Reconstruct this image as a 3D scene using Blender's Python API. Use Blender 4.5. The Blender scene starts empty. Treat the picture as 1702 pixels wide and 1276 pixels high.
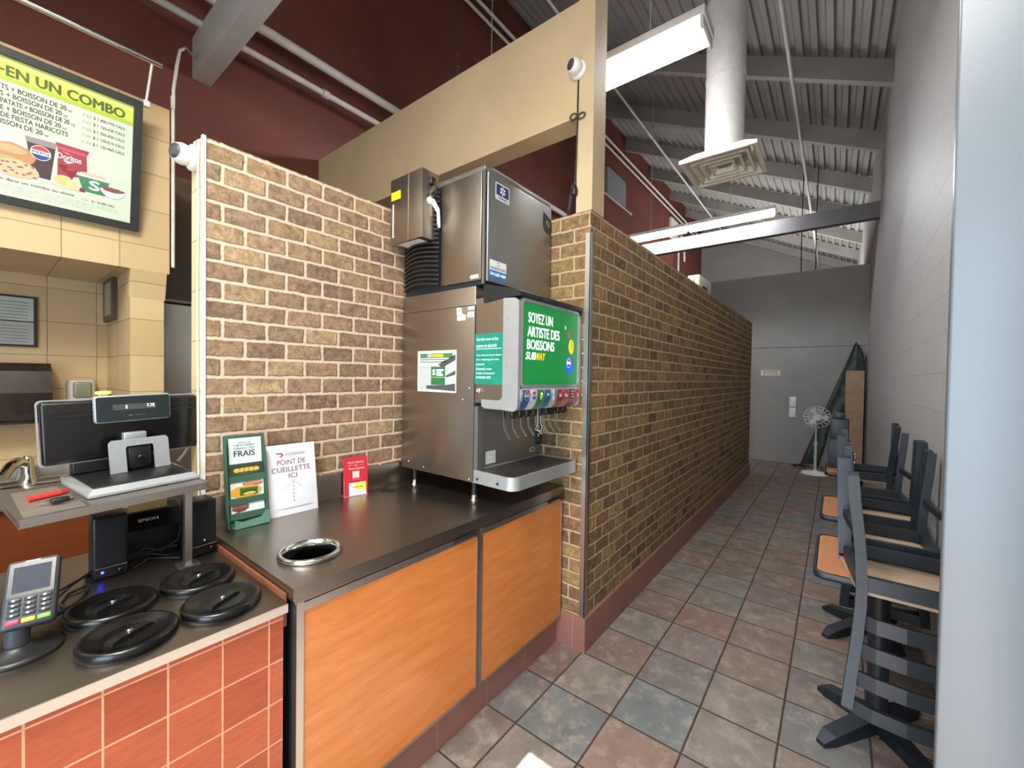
import bpy, bmesh, math, random
from mathutils import Matrix, Vector
random.seed(7)
SC = bpy.context.scene
COL = SC.collection
PI = math.pi
# ------------------------------------------------------------------ camera, world, lights, exposure
def make_camera():
    yaw, pit, rol, f = 0.661077, -0.017705, 0.015056, 690.6047
    fw = Vector((math.cos(yaw)*math.cos(pit), math.sin(yaw)*math.cos(pit), math.sin(pit)))
    r = Vector((math.sin(yaw), -math.cos(yaw), 0)); u = r.cross(fw)
    r2 = r*math.cos(rol) + u*math.sin(rol); u2 = u*math.cos(rol) - r*math.sin(rol)
    cd = bpy.data.cameras.new('camera'); cd.sensor_fit = 'HORIZONTAL'; cd.sensor_width = 36
    cd.lens = f/1702*36; cd.clip_start = .01; cd.clip_end = 100
    o = bpy.data.objects.new('camera', cd); COL.objects.link(o)
    m = Matrix.Identity(4)
    for i, c in enumerate((r2, u2, -fw)):
        for k in range(3): m[k][i] = c[k]
    m.translation = (0, 0, 1.55)
    o.matrix_world = m; SC.camera = o
make_camera()
SC.view_settings.view_transform = 'Standard'; SC.view_settings.look = 'None'
SC.view_settings.gamma = 1; SC.view_settings.use_curve_mapping = False
SC.view_settings.exposure = 0.0
W = bpy.data.worlds.new('sky'); SC.world = W; W.use_nodes = True
W.node_tree.nodes['Background'].inputs[0].default_value = (.62, .78, 1, 1)
W.node_tree.nodes['Background'].inputs[1].default_value = 0.6
def area(name, loc, direction, sx, sy, power, col):
    l = bpy.data.lights.new(name, 'AREA'); l.shape = 'RECTANGLE'; l.size = sx; l.size_y = sy
    l.energy = power; l.color = col
    o = bpy.data.objects.new(name, l); COL.objects.link(o); o.location = loc
    o.rotation_euler = Vector(direction).to_track_quat('-Z', 'Y').to_euler()
    return o
sun = bpy.data.lights.new('sun', 'SUN'); sun.energy = 38; sun.angle = .003; sun.color = (1, .96, .9)
so = bpy.data.objects.new('sun', sun); COL.objects.link(so)
so.rotation_euler = Vector((1, 0, -.7425)).to_track_quat('-Z', 'Y').to_euler()
area('door_daylight', (-1.62, .27, 1.2), (1, .1, 0), 1.38, 2.2, 95, (.62, .81, 1))
area('offscreen_shop_light', (-.45, 1.0, 3.75), (.1, .1, -1), 2.4, .4, 74, (1, .96, .89))
area('offscreen_shop_light', (-.8, .0, 3.7), (.12, 0, -1), 2.4, .4, 185, (1, .97, .92))  # unseen light added to brighten the floor and the faces towards the corridor
area('offscreen_shop_light', (-1.0, 2.6, 2.95), (.55, .1, -.5), .3, 1.2, 5, (1, .9, .74))  # weak unseen light added to lift the kitchen recess
area('rear_hall_fill', (12.6, 1.6, 3.5), (.1, .1, 1), 4.0, 3.0, 200, (.93, .96, 1))  # unseen uplight added behind the end wall to brighten the far deck

# ------------------------------------------------------------------ material helpers
def lin(h):
    h = h.lstrip('#'); out = []
    for i in (0, 2, 4):
        c = int(h[i:i+2], 16)/255
        out.append(c/12.92 if c <= .04045 else ((c+.055)/1.055)**2.4)
    return tuple(out)+(1,)
class NT:
    def __init__(s, name):
        s.m = bpy.data.materials.new(name); s.m.use_nodes = True; s.t = s.m.node_tree
        s.b = s.t.nodes['Principled BSDF']
    def n(s, t, **k):
        x = s.t.nodes.new(t)
        for a, v in k.items(): setattr(x, a, v)
        return x
    def l(s, a, b): s.t.links.new(a, b)
    def m_(s, op, a, b=None, c=None):
        x = s.n('ShaderNodeMath', operation=op)
        for i, v in enumerate((a, b, c)):
            if v is None: continue
            if isinstance(v, (int, float)): x.inputs[i].default_value = v
            else: s.l(v, x.inputs[i])
        return x.outputs[0]
    def mix(s, f, a, b, mode='MIX'):
        x = s.n('ShaderNodeMix', data_type='RGBA', blend_type=mode)
        for i, v in ((0, f), (6, a), (7, b)):
            if isinstance(v, (int, float)): x.inputs[i].default_value = v
            elif isinstance(v, tuple): x.inputs[i].default_value = v
            else: s.l(v, x.inputs[i])
        return x.outputs[2]
    def noise(s, vec, scale, detail=3, rough=.55, out=0):
        x = s.n('ShaderNodeTexNoise'); x.inputs['Scale'].default_value = scale
        x.inputs['Detail'].default_value = detail; x.inputs['Roughness'].default_value = rough
        if vec is not None: s.l(vec, x.inputs['Vector'])
        return x.outputs[out]
    def ramp(s, f, stops):
        x = s.n('ShaderNodeValToRGB'); e = x.color_ramp.elements
        while len(e) < len(stops): e.new(.5)
        for i, (p, c) in enumerate(stops): e[i].position = p; e[i].color = lin(c) if isinstance(c, str) else c
        s.l(f, x.inputs[0]); return x.outputs[0]
    def pos(s): return s.n('ShaderNodeTexCoord').outputs['Object']
    def bump(s, h, st, dist=.01):
        x = s.n('ShaderNodeBump'); x.inputs['Strength'].default_value = st; x.inputs['Distance'].default_value = dist
        s.l(h, x.inputs['Height']); s.l(x.outputs[0], s.b.inputs['Normal'])
    def set(s, **k):
        for a, v in k.items():
            i = s.b.inputs[a.replace('_', ' ')]
            if isinstance(v, (int, float, tuple)): i.default_value = v
            else: s.l(v, i)
MATS = {}
def plain(name, h, rough=.5, metal=0, var=.06, scale=14, bump=0, spec=.5, stretch=None):
    if name in MATS: return MATS[name]
    t = NT(name); c = lin(h); p = t.pos()
    if stretch:
        mp = t.n('ShaderNodeMapping'); mp.inputs['Scale'].default_value = stretch; t.l(p, mp.inputs[0]); p = mp.outputs[0]
    f = t.noise(p, scale)
    d = tuple(max(0, x*(1-var*1.6)) for x in c[:3])+(1,); b = tuple(min(1, x*(1+var*1.6)) for x in c[:3])+(1,)
    t.set(Base_Color=t.ramp(f, [(.3, d), (.7, b)]), Roughness=rough, Metallic=metal, Specular_IOR_Level=spec)
    if bump: t.bump(f, bump, .004)
    MATS[name] = t.m; return t.m
def emit(name, h, strength, base=None):
    if name in MATS: return MATS[name]
    t = NT(name); t.set(Base_Color=lin(base or h), Emission_Color=lin(h), Emission_Strength=strength, Roughness=.35)
    MATS[name] = t.m; return t.m
def steel(name, h='#b9b4ac', rough=.28, stretch=(60, 60, 1.5)):
    if name in MATS: return MATS[name]
    t = NT(name); c = lin(h)
    mp = t.n('ShaderNodeMapping'); mp.inputs['Scale'].default_value = tuple(x*.4 for x in stretch); t.l(t.pos(), mp.inputs[0])
    f = t.noise(mp.outputs[0], 4, 2, .5); g = t.noise(t.pos(), 3, 2)
    r = t.m_('ADD', t.m_('MULTIPLY', t.m_('SUBTRACT', f, .5), .02), rough)
    r = t.m_('ADD', r, t.m_('MULTIPLY', t.m_('SUBTRACT', g, .5), .1))
    t.set(Base_Color=t.ramp(f, [(.25, tuple(x*.985 for x in c[:3])+(1,)), (.75, tuple(min(1, x*1.01) for x in c[:3])+(1,))]), Metallic=1.0, Roughness=r)
    MATS[name] = t.m; return t.m
def cells(name, plane, u0, v0, w, h, off, grout, soft, wob, wobscale, grout_col, stops, tint=.25, tintscale=9, rough=.7, grough=.9, bump=.4, spec=.4, stretch=None, fine=None, vein=None, grit=None):
    """running bond / grid of bricks or tiles. plane: 'xz' picks x or y by normal; 'xy' floor"""
    t = NT(name); p = t.pos()
    sep = t.n('ShaderNodeSeparateXYZ'); t.l(p, sep.inputs[0])
    if plane == 'xy': u, v = sep.outputs[0], sep.outputs[1]
    else:
        g = t.n('ShaderNodeNewGeometry'); sn = t.n('ShaderNodeSeparateXYZ'); t.l(g.outputs['True Normal'], sn.inputs[0])
        k = t.m_('GREATER_THAN', t.m_('ABSOLUTE', sn.outputs[0]), .6)
        u = t.m_('ADD', t.m_('MULTIPLY', sep.outputs[1], k), t.m_('MULTIPLY', sep.outputs[0], t.m_('SUBTRACT', 1, k)))
        v = sep.outputs[2]
    if wob:
        nz = t.n('ShaderNodeSeparateXYZ'); t.l(t.noise(p, wobscale*.22, 2, .5, 1), nz.inputs[0])
        u = t.m_('ADD', u, t.m_('MULTIPLY', t.m_('SUBTRACT', nz.outputs[0], .5), wob*2.2))
        v = t.m_('ADD', v, t.m_('MULTIPLY', t.m_('SUBTRACT', nz.outputs[1], .5), wob*2.2))
    vv = t.m_('DIVIDE', t.m_('SUBTRACT', v, v0), h); row = t.m_('FLOOR', vv)
    sh = t.m_('MULTIPLY', t.m_('FLOORED_MODULO', row, 2), off)
    uu = t.m_('ADD', t.m_('DIVIDE', t.m_('SUBTRACT', u, u0), w), sh); colm = t.m_('FLOOR', uu)
    fu = t.m_('SUBTRACT', uu, colm); fv = t.m_('SUBTRACT', vv, row)
    du = t.m_('MULTIPLY', t.m_('MINIMUM', fu, t.m_('SUBTRACT', 1, fu)), w)
    dv = t.m_('MULTIPLY', t.m_('MINIMUM', fv, t.m_('SUBTRACT', 1, fv)), h)
    d = t.n('ShaderNodeMath', operation='SMOOTH_MIN'); t.l(du, d.inputs[0]); t.l(dv, d.inputs[1]); d.inputs[2].default_value = min(w, h)*.12 if wob > .002 else .002
    d = d.outputs[0]
    if wob: d = t.m_('ADD', d, t.m_('MULTIPLY', t.m_('SUBTRACT', t.noise(p, wobscale, 4, .65), .5), wob*2.6))
    mr = t.n('ShaderNodeMapRange', interpolation_type='SMOOTHSTEP'); t.l(d, mr.inputs[0])
    mr.inputs[1].default_value = grout/2-soft/2; mr.inputs[2].default_value = grout/2+soft/2
    mask = mr.outputs[0]
    cid = t.n('ShaderNodeCombineXYZ'); t.l(colm, cid.inputs[0]); t.l(row, cid.inputs[1])
    wn = t.n('ShaderNodeTexWhiteNoise', noise_dimensions='3D'); t.l(cid.outputs[0], wn.inputs[0])
    base = t.ramp(wn.outputs[0], stops)
    q = p
    if stretch:
        mp = t.n('ShaderNodeMapping'); mp.inputs['Scale'].default_value = stretch; t.l(p, mp.inputs[0]); q = mp.outputs[0]
    # shift the noise per cell
    va = t.n('ShaderNodeVectorMath', operation='ADD'); sc_ = t.n('ShaderNodeVectorMath', operation='SCALE'); t.l(wn.outputs[1], sc_.inputs[0]); sc_.inputs[3].default_value = 7
    t.l(q, va.inputs[0]); t.l(sc_.outputs[0], va.inputs[1])
    nz1 = t.noise(va.outputs[0], tintscale, 5, .62)
    base = t.mix(t.ramp(nz1, [(.42, (0, 0, 0, 1)), (.72, (1, 1, 1, 1))]), base, fine or (.02, .015, .01, 1)) if fine else base
    f2 = t.ramp(nz1, [(.25, (1-tint, 1-tint, 1-tint, 1)), (.75, (1+tint*.6,)*3+(1,))])
    base = t.mix(1.0, base, f2, 'MULTIPLY')
    if vein:
        b2 = t.noise(va.outputs[0], vein[1], 6, .7)
        base = t.mix(t.ramp(b2, [(vein[2], (0, 0, 0, 1)), (vein[2]+.16, (vein[3],)*3+(1,))]), base, lin(vein[0]))
    gn = t.noise(p, 60, 3)
    gc = t.ramp(gn, [(.3, tuple(x*.78 for x in lin(grout_col)[:3])+(1,)), (.7, lin(grout_col))])
    if grit:
        g1 = t.noise(p, grit[0], 5, .7); g2 = t.noise(va.outputs[0], grit[0]*.3, 4, .7)
        base = t.mix(1.0, base, t.ramp(g1, [(.3, (grit[1],)*3+(1,)), (.62, (1.12,)*3+(1,))]), 'MULTIPLY')
        base = t.mix(1.0, base, t.ramp(g2, [(.34, (grit[1]*1.05,)*3+(1,)), (.6, (1.08,)*3+(1,))]), 'MULTIPLY')
        ed = t.n('ShaderNodeMapRange', interpolation_type='SMOOTHSTEP'); t.l(d, ed.inputs[0]); ed.inputs[1].default_value = grout/2; ed.inputs[2].default_value = grout/2+.006
        base = t.mix(ed.outputs[0], t.mix(1.0, base, (.55, .5, .46, 1), 'MULTIPLY'), base)
    t.set(Base_Color=t.mix(mask, gc, base), Specular_IOR_Level=spec, Roughness=t.m_('ADD', t.m_('MULTIPLY', mask, rough-grough), grough))
    hh = t.m_('ADD', mask, t.m_('MULTIPLY', nz1, .35))
    t.bump(hh, bump, .008)
    MATS[name] = t.m; return t.m
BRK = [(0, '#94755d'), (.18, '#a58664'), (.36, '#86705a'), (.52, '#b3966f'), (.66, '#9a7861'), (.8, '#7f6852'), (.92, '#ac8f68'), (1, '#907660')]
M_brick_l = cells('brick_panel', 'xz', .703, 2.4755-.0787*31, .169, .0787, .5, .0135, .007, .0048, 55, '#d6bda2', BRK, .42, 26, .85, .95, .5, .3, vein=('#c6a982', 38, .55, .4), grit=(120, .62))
BRKC = [(0, '#8a6a48'), (.18, '#9a7a50'), (.36, '#7a6246'), (.52, '#a58758'), (.66, '#8f6c4e'), (.8, '#735a40'), (.92, '#9f8152'), (1, '#84684c')]  # same brick paper as BRK, the corridor's warmer light put into its colours
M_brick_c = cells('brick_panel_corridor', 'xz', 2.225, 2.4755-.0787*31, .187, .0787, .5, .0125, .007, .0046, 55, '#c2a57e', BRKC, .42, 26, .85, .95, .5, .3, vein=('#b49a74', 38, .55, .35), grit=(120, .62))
M_floor = cells('slate_tile', 'xy', 2.0905, 1.0953, .30974, .3122, 0, .0085, .003, .0012, 25, '#453a31',
    [(0, '#7c756e'), (.14, '#877d6f'), (.28, '#7e685e'), (.42, '#717776'), (.56, '#8b7263'), (.7, '#786d62'), (.84, '#896b60'), (1, '#747d7e')], .35, 7, .48, .85, .4, .4, vein=('#a1968a', 11, .5, .7))
M_cream = cells('cream_wall_tile', 'xz', .2535, 2.236-.2*10, .2095, .2, 0, .0045, .002, 0, 1, '#a08560', [(0, '#c6aa7c'), (.5, '#ccb084'), (1, '#c2a576')], .06, 3, .35, .8, .15, .5)
M_orange_tile = cells('orange_counter_tile', 'xz', .0516, .834-.119*8, .1137, .119, 0, .0042, .0015, 0, 1, '#e0a078',
    [(0, '#a74a2a'), (.5, '#b05230'), (1, '#a04426')], .22, 6, .3, .7, .15, .5, stretch=(3, 3, 16))
M_cmu = cells('painted_block', 'xz', 0, 0, .4, .2, .5, .007, .006, 0, 1, '#9e9c98', [(0, '#a2a09c'), (1, '#a5a39f')], .04, 30, .55, .6, .05, .4)
M_pinktile = cells('pink_base_tile', 'xz', 1.155, -.3, .31, .6, 0, .003, .002, 0, 1, '#b8978a', [(0, '#8c5f53'), (1, '#94675b')], .12, 8, .4, .8, .1)
M_red = plain('dark_red_paint', '#6e3a2c', .7, 0, .12, 1.2)
M_beige = plain('beige_paint', '#bda680', .6, 0, .05, 2)
M_deck = plain('grey_deck_paint', '#8d8880', .55, 0, .06, 3)
M_grey = plain('grey_paint', '#8b8782', .6, 0, .04, 2)
M_pillar = plain('glossy_grey_paint', '#697075', .35, 0, .03, 2)
M_white = plain('white_plastic', '#e4e1da', .4, 0, .03)
M_offwhite = plain('cream_white', '#dcd3bd', .5, 0, .05)
M_conduit = plain('conduit_paint', '#c9c2b6', .5, 0, .06, 8)
M_steel = steel('brushed_steel', '#b9b4ac', .36)
M_steel_h = steel('brushed_steel_worktop', '#a0968c', .32, (1.5, 60, 60))
M_steel_d = steel('brushed_steel_grey', '#a9aaa6', .46)
M_steel_w = steel('brushed_steel_warm', '#a89e92', .38)
M_chrome = plain('chrome', '#d8d8d6', .12, 1, .02)
M_black = plain('black_plastic', '#151516', .4, 0, .15)
M_blackg = plain('gloss_black', '#0d0c0d', .26, 0, .1)
M_char = plain('charcoal_plastic', '#3c3e42', .45, 0, .08)
M_dkmetal = plain('dark_metal', '#192128', .45, 0, .12)
M_silver = plain('silver_plastic', '#adafaf', .38, .5, .03)
M_green = plain('green_card', '#385c4b', .5, 0, .05)
M_greyplate = plain('pale_label', '#c9cbc6', .5, 0, .05)
def wood(name, a, b, stretch, rough=.32, sc=3.0):
    t = NT(name); mp = t.n('ShaderNodeMapping'); mp.inputs['Scale'].default_value = stretch; t.l(t.pos(), mp.inputs[0])
    f = t.noise(mp.outputs[0], sc, 6, .6); g = t.noise(mp.outputs[0], sc*9, 3, .6)
    c = t.ramp(f, [(.3, a), (.7, b)]); c = t.mix(.25, c, t.ramp(g, [(.35, a), (.65, b)]))
    t.set(Base_Color=c, Roughness=rough); t.bump(g, .03, .002); MATS[name] = t.m; return t.m
M_wood = wood('orange_wood_laminate', '#b9682f', '#d58646', (1.2, 1.2, 9))
M_woodtab = wood('table_wood_laminate', '#a86c44', '#c18558', (1.5, 9, 9))
M_ply = wood('tan_plywood', '#a58f78', '#bda58a', (9, 1.5, 9), .5)
M_rust = wood('rust_cabinet_laminate', '#6a3519', '#7a4120', (1.2, 1.2, 8))
M_cardboard = plain('tan_board', '#a08468', .8, 0, .08, 6)

# ------------------------------------------------------------------ mesh helpers
class MB:
    def __init__(s, M=None): s.bm = bmesh.new(); s.mats = []; s.cur = 0; s.M = M or Matrix.Identity(4)
    def mat(s, m):
        if m not in s.mats: s.mats.append(m)
        s.cur = s.mats.index(m); return s
    def at(s, M): s.M = M; return s
    def faces(s, verts, polys, smooth=False):
        vs = [s.bm.verts.new(s.M @ Vector(v)) for v in verts]
        for p in polys:
            try: f = s.bm.faces.new([vs[i] for i in p])
            except ValueError: continue
            f.material_index = s.cur; f.smooth = smooth
        return s
    def box(s, x0, x1, y0, y1, z0, z1, bev=0, seg=2):
        if x1 < x0: x0, x1 = x1, x0
        if y1 < y0: y0, y1 = y1, y0
        if z1 < z0: z0, z1 = z1, z0
        if not bev:
            v = [(x, y, z) for x in (x0, x1) for y in (y0, y1) for z in (z0, z1)]
            return s.faces(v, [(0, 1, 3, 2), (4, 6, 7, 5), (0, 4, 5, 1), (2, 3, 7, 6), (0, 2, 6, 4), (1, 5, 7, 3)])
        b = bmesh.new(); bmesh.ops.create_cube(b, size=1)
        for v in b.verts: v.co = Vector((x0+(v.co.x+.5)*(x1-x0), y0+(v.co.y+.5)*(y1-y0), z0+(v.co.z+.5)*(z1-z0)))
        bev = min(bev, .49*min(x1-x0, y1-y0, z1-z0))
        bmesh.ops.bevel(b, geom=list(b.edges), offset=bev, segments=seg, affect='EDGES', profile=.5)
        b.verts.ensure_lookup_table(); b.verts.index_update()
        s.faces([v.co.copy() for v in b.verts], [[v.index for v in f.verts] for f in b.faces], True); b.free(); return s
    def prism(s, poly, n0, n1, smooth=False):
        k = len(poly); v = [(a, b, n0) for a, b in poly]+[(a, b, n1) for a, b in poly]
        s.faces(v, [list(range(k))[::-1], list(range(k, 2*k))])
        s.faces(v, [(i, (i+1) % k, k+(i+1) % k, k+i) for i in range(k)], smooth); return s
    def loft(s, rings, closed=True, caps=True, smooth=True):
        k = len(rings[0]); v = [p for r in rings for p in r]; P = []
        for a in range(len(rings)-1):
            for i in range(k if closed else k-1):
                j = (i+1) % k; P.append((a*k+i, a*k+j, (a+1)*k+j, (a+1)*k+i))
        s.faces(v, P, smooth)
        if caps and closed:
            s.faces(rings[0], [list(range(k))[::-1]]); s.faces(rings[-1], [list(range(k))])
        return s
    def lathe(s, prof, c=(0, 0, 0), seg=28, caps=True):
        R = [[(c[0]+r*math.cos(2*PI*i/seg), c[1]+r*math.sin(2*PI*i/seg), c[2]+z) for i in range(seg)] for r, z in prof]
        return s.loft(R, True, caps)
    def tube(s, pts, r, seg=8, closed=False, flat=None):
        pts = [Vector(p) for p in pts]; n = len(pts); R = []; up = None
        for i in range(n):
            if closed: t = pts[(i+1) % n]-pts[i-1]
            else: t = pts[min(i+1, n-1)]-pts[max(i-1, 0)]
            t.normalize()
            if up is None: up = Vector((0, 0, 1)) if abs(t.z) < .9 else Vector((1, 0, 0))
            a = t.cross(up); a.normalize(); up = a.cross(t); up.normalize()
            rr = r[i] if isinstance(r, (list, tuple)) else r
            ra, rb = (rr, rr) if not flat else (rr*flat[0], rr*flat[1])
            R.append([tuple(pts[i]+a*(ra*math.cos(2*PI*k/seg))+up*(rb*math.sin(2*PI*k/seg))) for k in range(seg)])
        if closed: R.append(R[0])
        return s.loft(R, True, not closed)
    def bar(s, a, b, w, d, side=(0, 1, 0)):
        """square bar between two points; w along `side`, d across"""
        a, b = Vector(a), Vector(b); t = (b-a).normalized(); sd = Vector(side); sd = (sd-t*sd.dot(t)).normalized(); o = t.cross(sd)
        R = [[tuple(p+sd*(i*w/2)+o*(j*d/2)) for i, j in ((-1, -1), (1, -1), (1, 1), (-1, 1))] for p in (a, b)]
        return s.loft(R, True, True, False)
    def ribbon(s, pts, w, d, side=(0, 1, 0)):
        pts = [Vector(p) for p in pts]; R = []
        for i, p in enumerate(pts):
            t = (pts[min(i+1, len(pts)-1)]-pts[max(i-1, 0)]).normalized(); sd = Vector(side); sd = (sd-t*sd.dot(t)).normalized(); o = t.cross(sd)
            R.append([tuple(p+sd*(a*w/2)+o*(b*d/2)) for a, b in ((-1, -1), (1, -1), (1, 1), (-1, 1))])
        return s.loft(R, True, True, False)
    def sphere(s, c, r, seg=16, rings=10, sz=1):
        return s.lathe([(max(1e-4, r*math.sin(PI*i/rings)), -r*sz*math.cos(PI*i/rings)) for i in range(rings+1)], c, seg, False)
    # flat print on a sheet, in the sheet's own u,v with a small lift n
    def rect(s, u0, u1, v0, v1, n=0): return s.faces([(u0, v0, n), (u1, v0, n), (u1, v1, n), (u0, v1, n)], [(0, 1, 2, 3)])
    def poly(s, pts, n=0): return s.faces([(a, b, n) for a, b in pts], [list(range(len(pts)))])
    def disc(s, cu, cv, ru, rv=None, n=0, a0=0, a1=2*PI, seg=28):
        rv = rv or ru; full = abs(a1-a0-2*PI) < 1e-6
        k = seg if full else seg+1
        return s.poly([(cu+ru*math.cos(a0+(a1-a0)*i/seg), cv+rv*math.sin(a0+(a1-a0)*i/seg)) for i in range(k)], n)
    def text(s, st, u0, u1, v0, v1, n=0, bold=0, shear=0, keep=False, align='l'):
        fat = bold*1.15 if bold > .011 else 0
        me = glyphs(st, 0 if fat else bold, shear); xs = [v.co.x for v in me.vertices]; ys = [v.co.y for v in me.vertices]
        x0, x1, y0, y1 = min(xs), max(xs), min(ys), max(ys)
        sy = (v1-v0)/(y1-y0); sx = (u1-u0)/(x1-x0)
        if keep: sx = min(sx, sy)
        wd = (x1-x0)*sx; uu = u0 if align == 'l' else (u1-wd if align == 'r' else (u0+u1-wd)/2)
        k = fat*(v1-v0)
        for q, (du, dv) in enumerate(((-k, 0), (k, 0), (0, -k*.6), (0, k*.6)) if fat else ((0, 0),)):
            s.faces([(uu+du+(v.co.x-x0)*sx, v0+dv+(v.co.y-y0)*sy, n+q*.00006) for v in me.vertices], [list(p.vertices) for p in me.polygons])
        return s
    def build(s, name, m=None, parent=None, world=False, label=None, kind=None):
        me = bpy.data.meshes.new(name)
        if world and parent is not None:
            s.bm.transform(rootmat(parent).inverted())
        bmesh.ops.recalc_face_normals(s.bm, faces=[f for f in s.bm.faces if len(f.verts) and not f.tag])
        s.bm.to_mesh(me); s.bm.free()
        for x in (s.mats or [m]): me.materials.append(x)
        o = bpy.data.objects.new(name, me); COL.objects.link(o)
        if parent is not None: o.parent = parent
        if label: o['label'] = label
        if kind: o['kind'] = kind
        return o
_gl = {}
def glyphs(st, bold=0, shear=0):
    k = (st, bold, shear)
    if k in _gl: return _gl[k]
    c = bpy.data.curves.new('lettering', 'FONT'); c.body = st; c.offset = bold; c.shear = shear; c.resolution_u = 3; c.fill_mode = 'FRONT'
    o = bpy.data.objects.new('lettering', c); COL.objects.link(o)
    dg = bpy.context.evaluated_depsgraph_get(); dg.update()
    me = bpy.data.meshes.new_from_object(o.evaluated_get(dg))
    bpy.data.objects.remove(o); bpy.data.curves.remove(c)
    _gl[k] = me; return me
def PL(o, u, v):
    u = Vector(u).normalized(); v = Vector(v); v = (v-u*v.dot(u)).normalized(); n = u.cross(v); m = Matrix.Identity(4)
    for i, c in enumerate((u, v, n)):
        for k in range(3): m[k][i] = c[k]
    m.translation = o; return m
ROOT = {}
def rootmat(o):
    while o.parent is not None: o = o.parent
    return ROOT.get(o.name, Matrix.Translation(o.location))
def thing(name, label, cat, loc=(0, 0, 0), rz=0, group=None, M=None):
    o = bpy.data.objects.new(name, None); COL.objects.link(o); o.empty_display_size = .05
    if M is None: M = Matrix.Translation(loc) @ Matrix.Rotation(rz, 4, 'Z')
    o.matrix_world = M; ROOT[o.name] = M
    o['label'] = label; o['category'] = cat
    if group: o['group'] = group
    return o
def tag(o, label, cat, group=None):
    o['label'] = label; o['category'] = cat
    if group: o['group'] = group
    return o
def struct(name, mb, m=None): return mb.build(name, m, kind='structure')
def dup(root, M, label, group=None):
    def cp(o, par):
        c = o.copy(); COL.objects.link(c); c.parent = par
        for ch in o.children: cp(ch, c)
        return c
    r = cp(root, None); r.matrix_world = M; ROOT[r.name] = M; r['label'] = label
    if group: r['group'] = group
    return r
def T(*a): return Matrix.Translation(a)
def RZ(a): return Matrix.Rotation(a, 4, 'Z')
def rr(x0, x1, y0, y1, r, seg=6):
    out = []
    for cx, cy, a in ((x1-r, y1-r, 0), (x0+r, y1-r, PI/2), (x0+r, y0+r, PI), (x1-r, y0+r, 1.5*PI)):
        out += [(cx+r*math.cos(a+PI/2*i/seg), cy+r*math.sin(a+PI/2*i/seg)) for i in range(seg+1)]
    return out

# ------------------------------------------------------------------ the room
ROOF0, SL = 5.32, .48
def roofz(y): return ROOF0+SL*y
struct('floor', MB().box(-1.8, 17, -.6, 4.3, -.1, 0), M_floor)
struct('wall_right', MB().box(-1.8, 17, -.55, -.43, 0, 5.2), M_cmu)
struct('wall_left', MB().box(-1.8, 17, 4.12, 4.24, 0, 7.45), M_red)
struct('wall_far', MB().box(16.9, 17, -.43, 4.12, 0, 7.5), M_grey)
struct('wall_front', MB().box(-1.8, -1.7, .963, 4.12, 0, 7.4).box(-1.8, -1.7, -.43, .963, 2.369, 5.9), M_grey)
struct('wall_end', MB().box(9.4, 9.5, -.43, 4.12, 0, 3.58), M_grey)
struct('trim_1', MB().box(9.392, 9.4, -.43, 1.6, 2.178, 2.19), plain('seam_strip', '#6a625a', .7))  # thin dark strip marking the seam across the end wall
struct('pillar', MB().box(1.25, 1.275, -.43, -.187, 0, 5.1, .004), M_pillar)
# brick partition: counter back wall, return and corridor side, one storey-height screen
struct('wall_counter', MB().box(.56, 2.1, 2.0, 2.14, 0, 2.486), M_brick_l)
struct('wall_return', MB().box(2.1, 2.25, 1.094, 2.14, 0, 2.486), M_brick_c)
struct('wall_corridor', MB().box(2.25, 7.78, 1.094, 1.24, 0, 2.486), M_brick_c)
M_tile_end = cells('cream_end_tile', 'xz', 1.9, .235, .5, .206, 0, .004, .002, 0, 1, '#a08560', [(0, '#d6bb88'), (.5, '#dfc596'), (1, '#d2b682')], .06, 3, .4, .8, .15, .5)
struct('trim_2', MB().box(.552, .56, 2.012, 2.14, 0, 2.486), M_tile_end)
struct('trim_3', MB().box(.549, .5615, 1.996, 2.012, .9, 2.49), plain('white_edge_trim', '#e9e6dc', .4))
struct('baseboard_corridor', MB().box(2.085, 7.78, 1.078, 1.094, 0, .19), M_pinktile)
struct('baseboard_return', MB().box(2.085, 2.1, 1.094, 1.262, 0, .19), M_pinktile)
struct('baseboard_counter', MB().box(-1.0, 2.088, 1.262, 1.276, 0, .152), M_pinktile)
mb = MB().box(2.094, 2.1, 1.085, 1.122, .19, 2.36).box(2.094, 2.128, 1.0875, 1.094, .19, 2.36)
struct('trim_4', mb, M_steel)
# painted header beam and its post
struct('beam', MB().box(2.1, 2.25, 1.19, 4.12, 3.03, 3.68), M_beige)
struct('post', MB().box(2.1, 2.25, 1.09, 1.19, 2.486, 5.75), M_beige)
# corrugated roof deck
prof = []; y = -.5
while y < 4.15:
    for dy, dz in ((0, 0), (.06, 0), (.075, .04), (.135, .04)): prof.append((y+dy, dz))
    y += .15
rings = [[(x, yy, roofz(yy)+dz) for yy, dz in prof] for x in (-1.8, 17.0)]
mb = MB(); mb.loft(rings, False, False, False); mb.loft([[(x, yy, roofz(yy)+dz+.03) for yy, dz in prof] for x in (-1.8, 17.0)], False, False, False)
struct('ceiling', mb, M_deck)
for i in range(-3, 7):
    x = 6.26+1.69*i
    struct('rafter', MB().loft([[(x-.05, yy, roofz(yy)-.26), (x+.05, yy, roofz(yy)-.26), (x+.05, yy, roofz(yy)), (x-.05, yy, roofz(yy))] for yy in (-.43, 4.12)], True, True, False), M_deck)
struct('cross_beam', MB().box(7.55, 7.67, -.43, 4.12, 3.80, 4.02), plain('dim_grey_paint', '#6c6a6b', .7, 0, .03))
struct('roof_beam', MB().box(1.065, 1.19, 1.0, 4.12, 3.9, 4.22), plain('beam_grey_paint', '#c6c2bc', .5, 0, .02))
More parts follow.
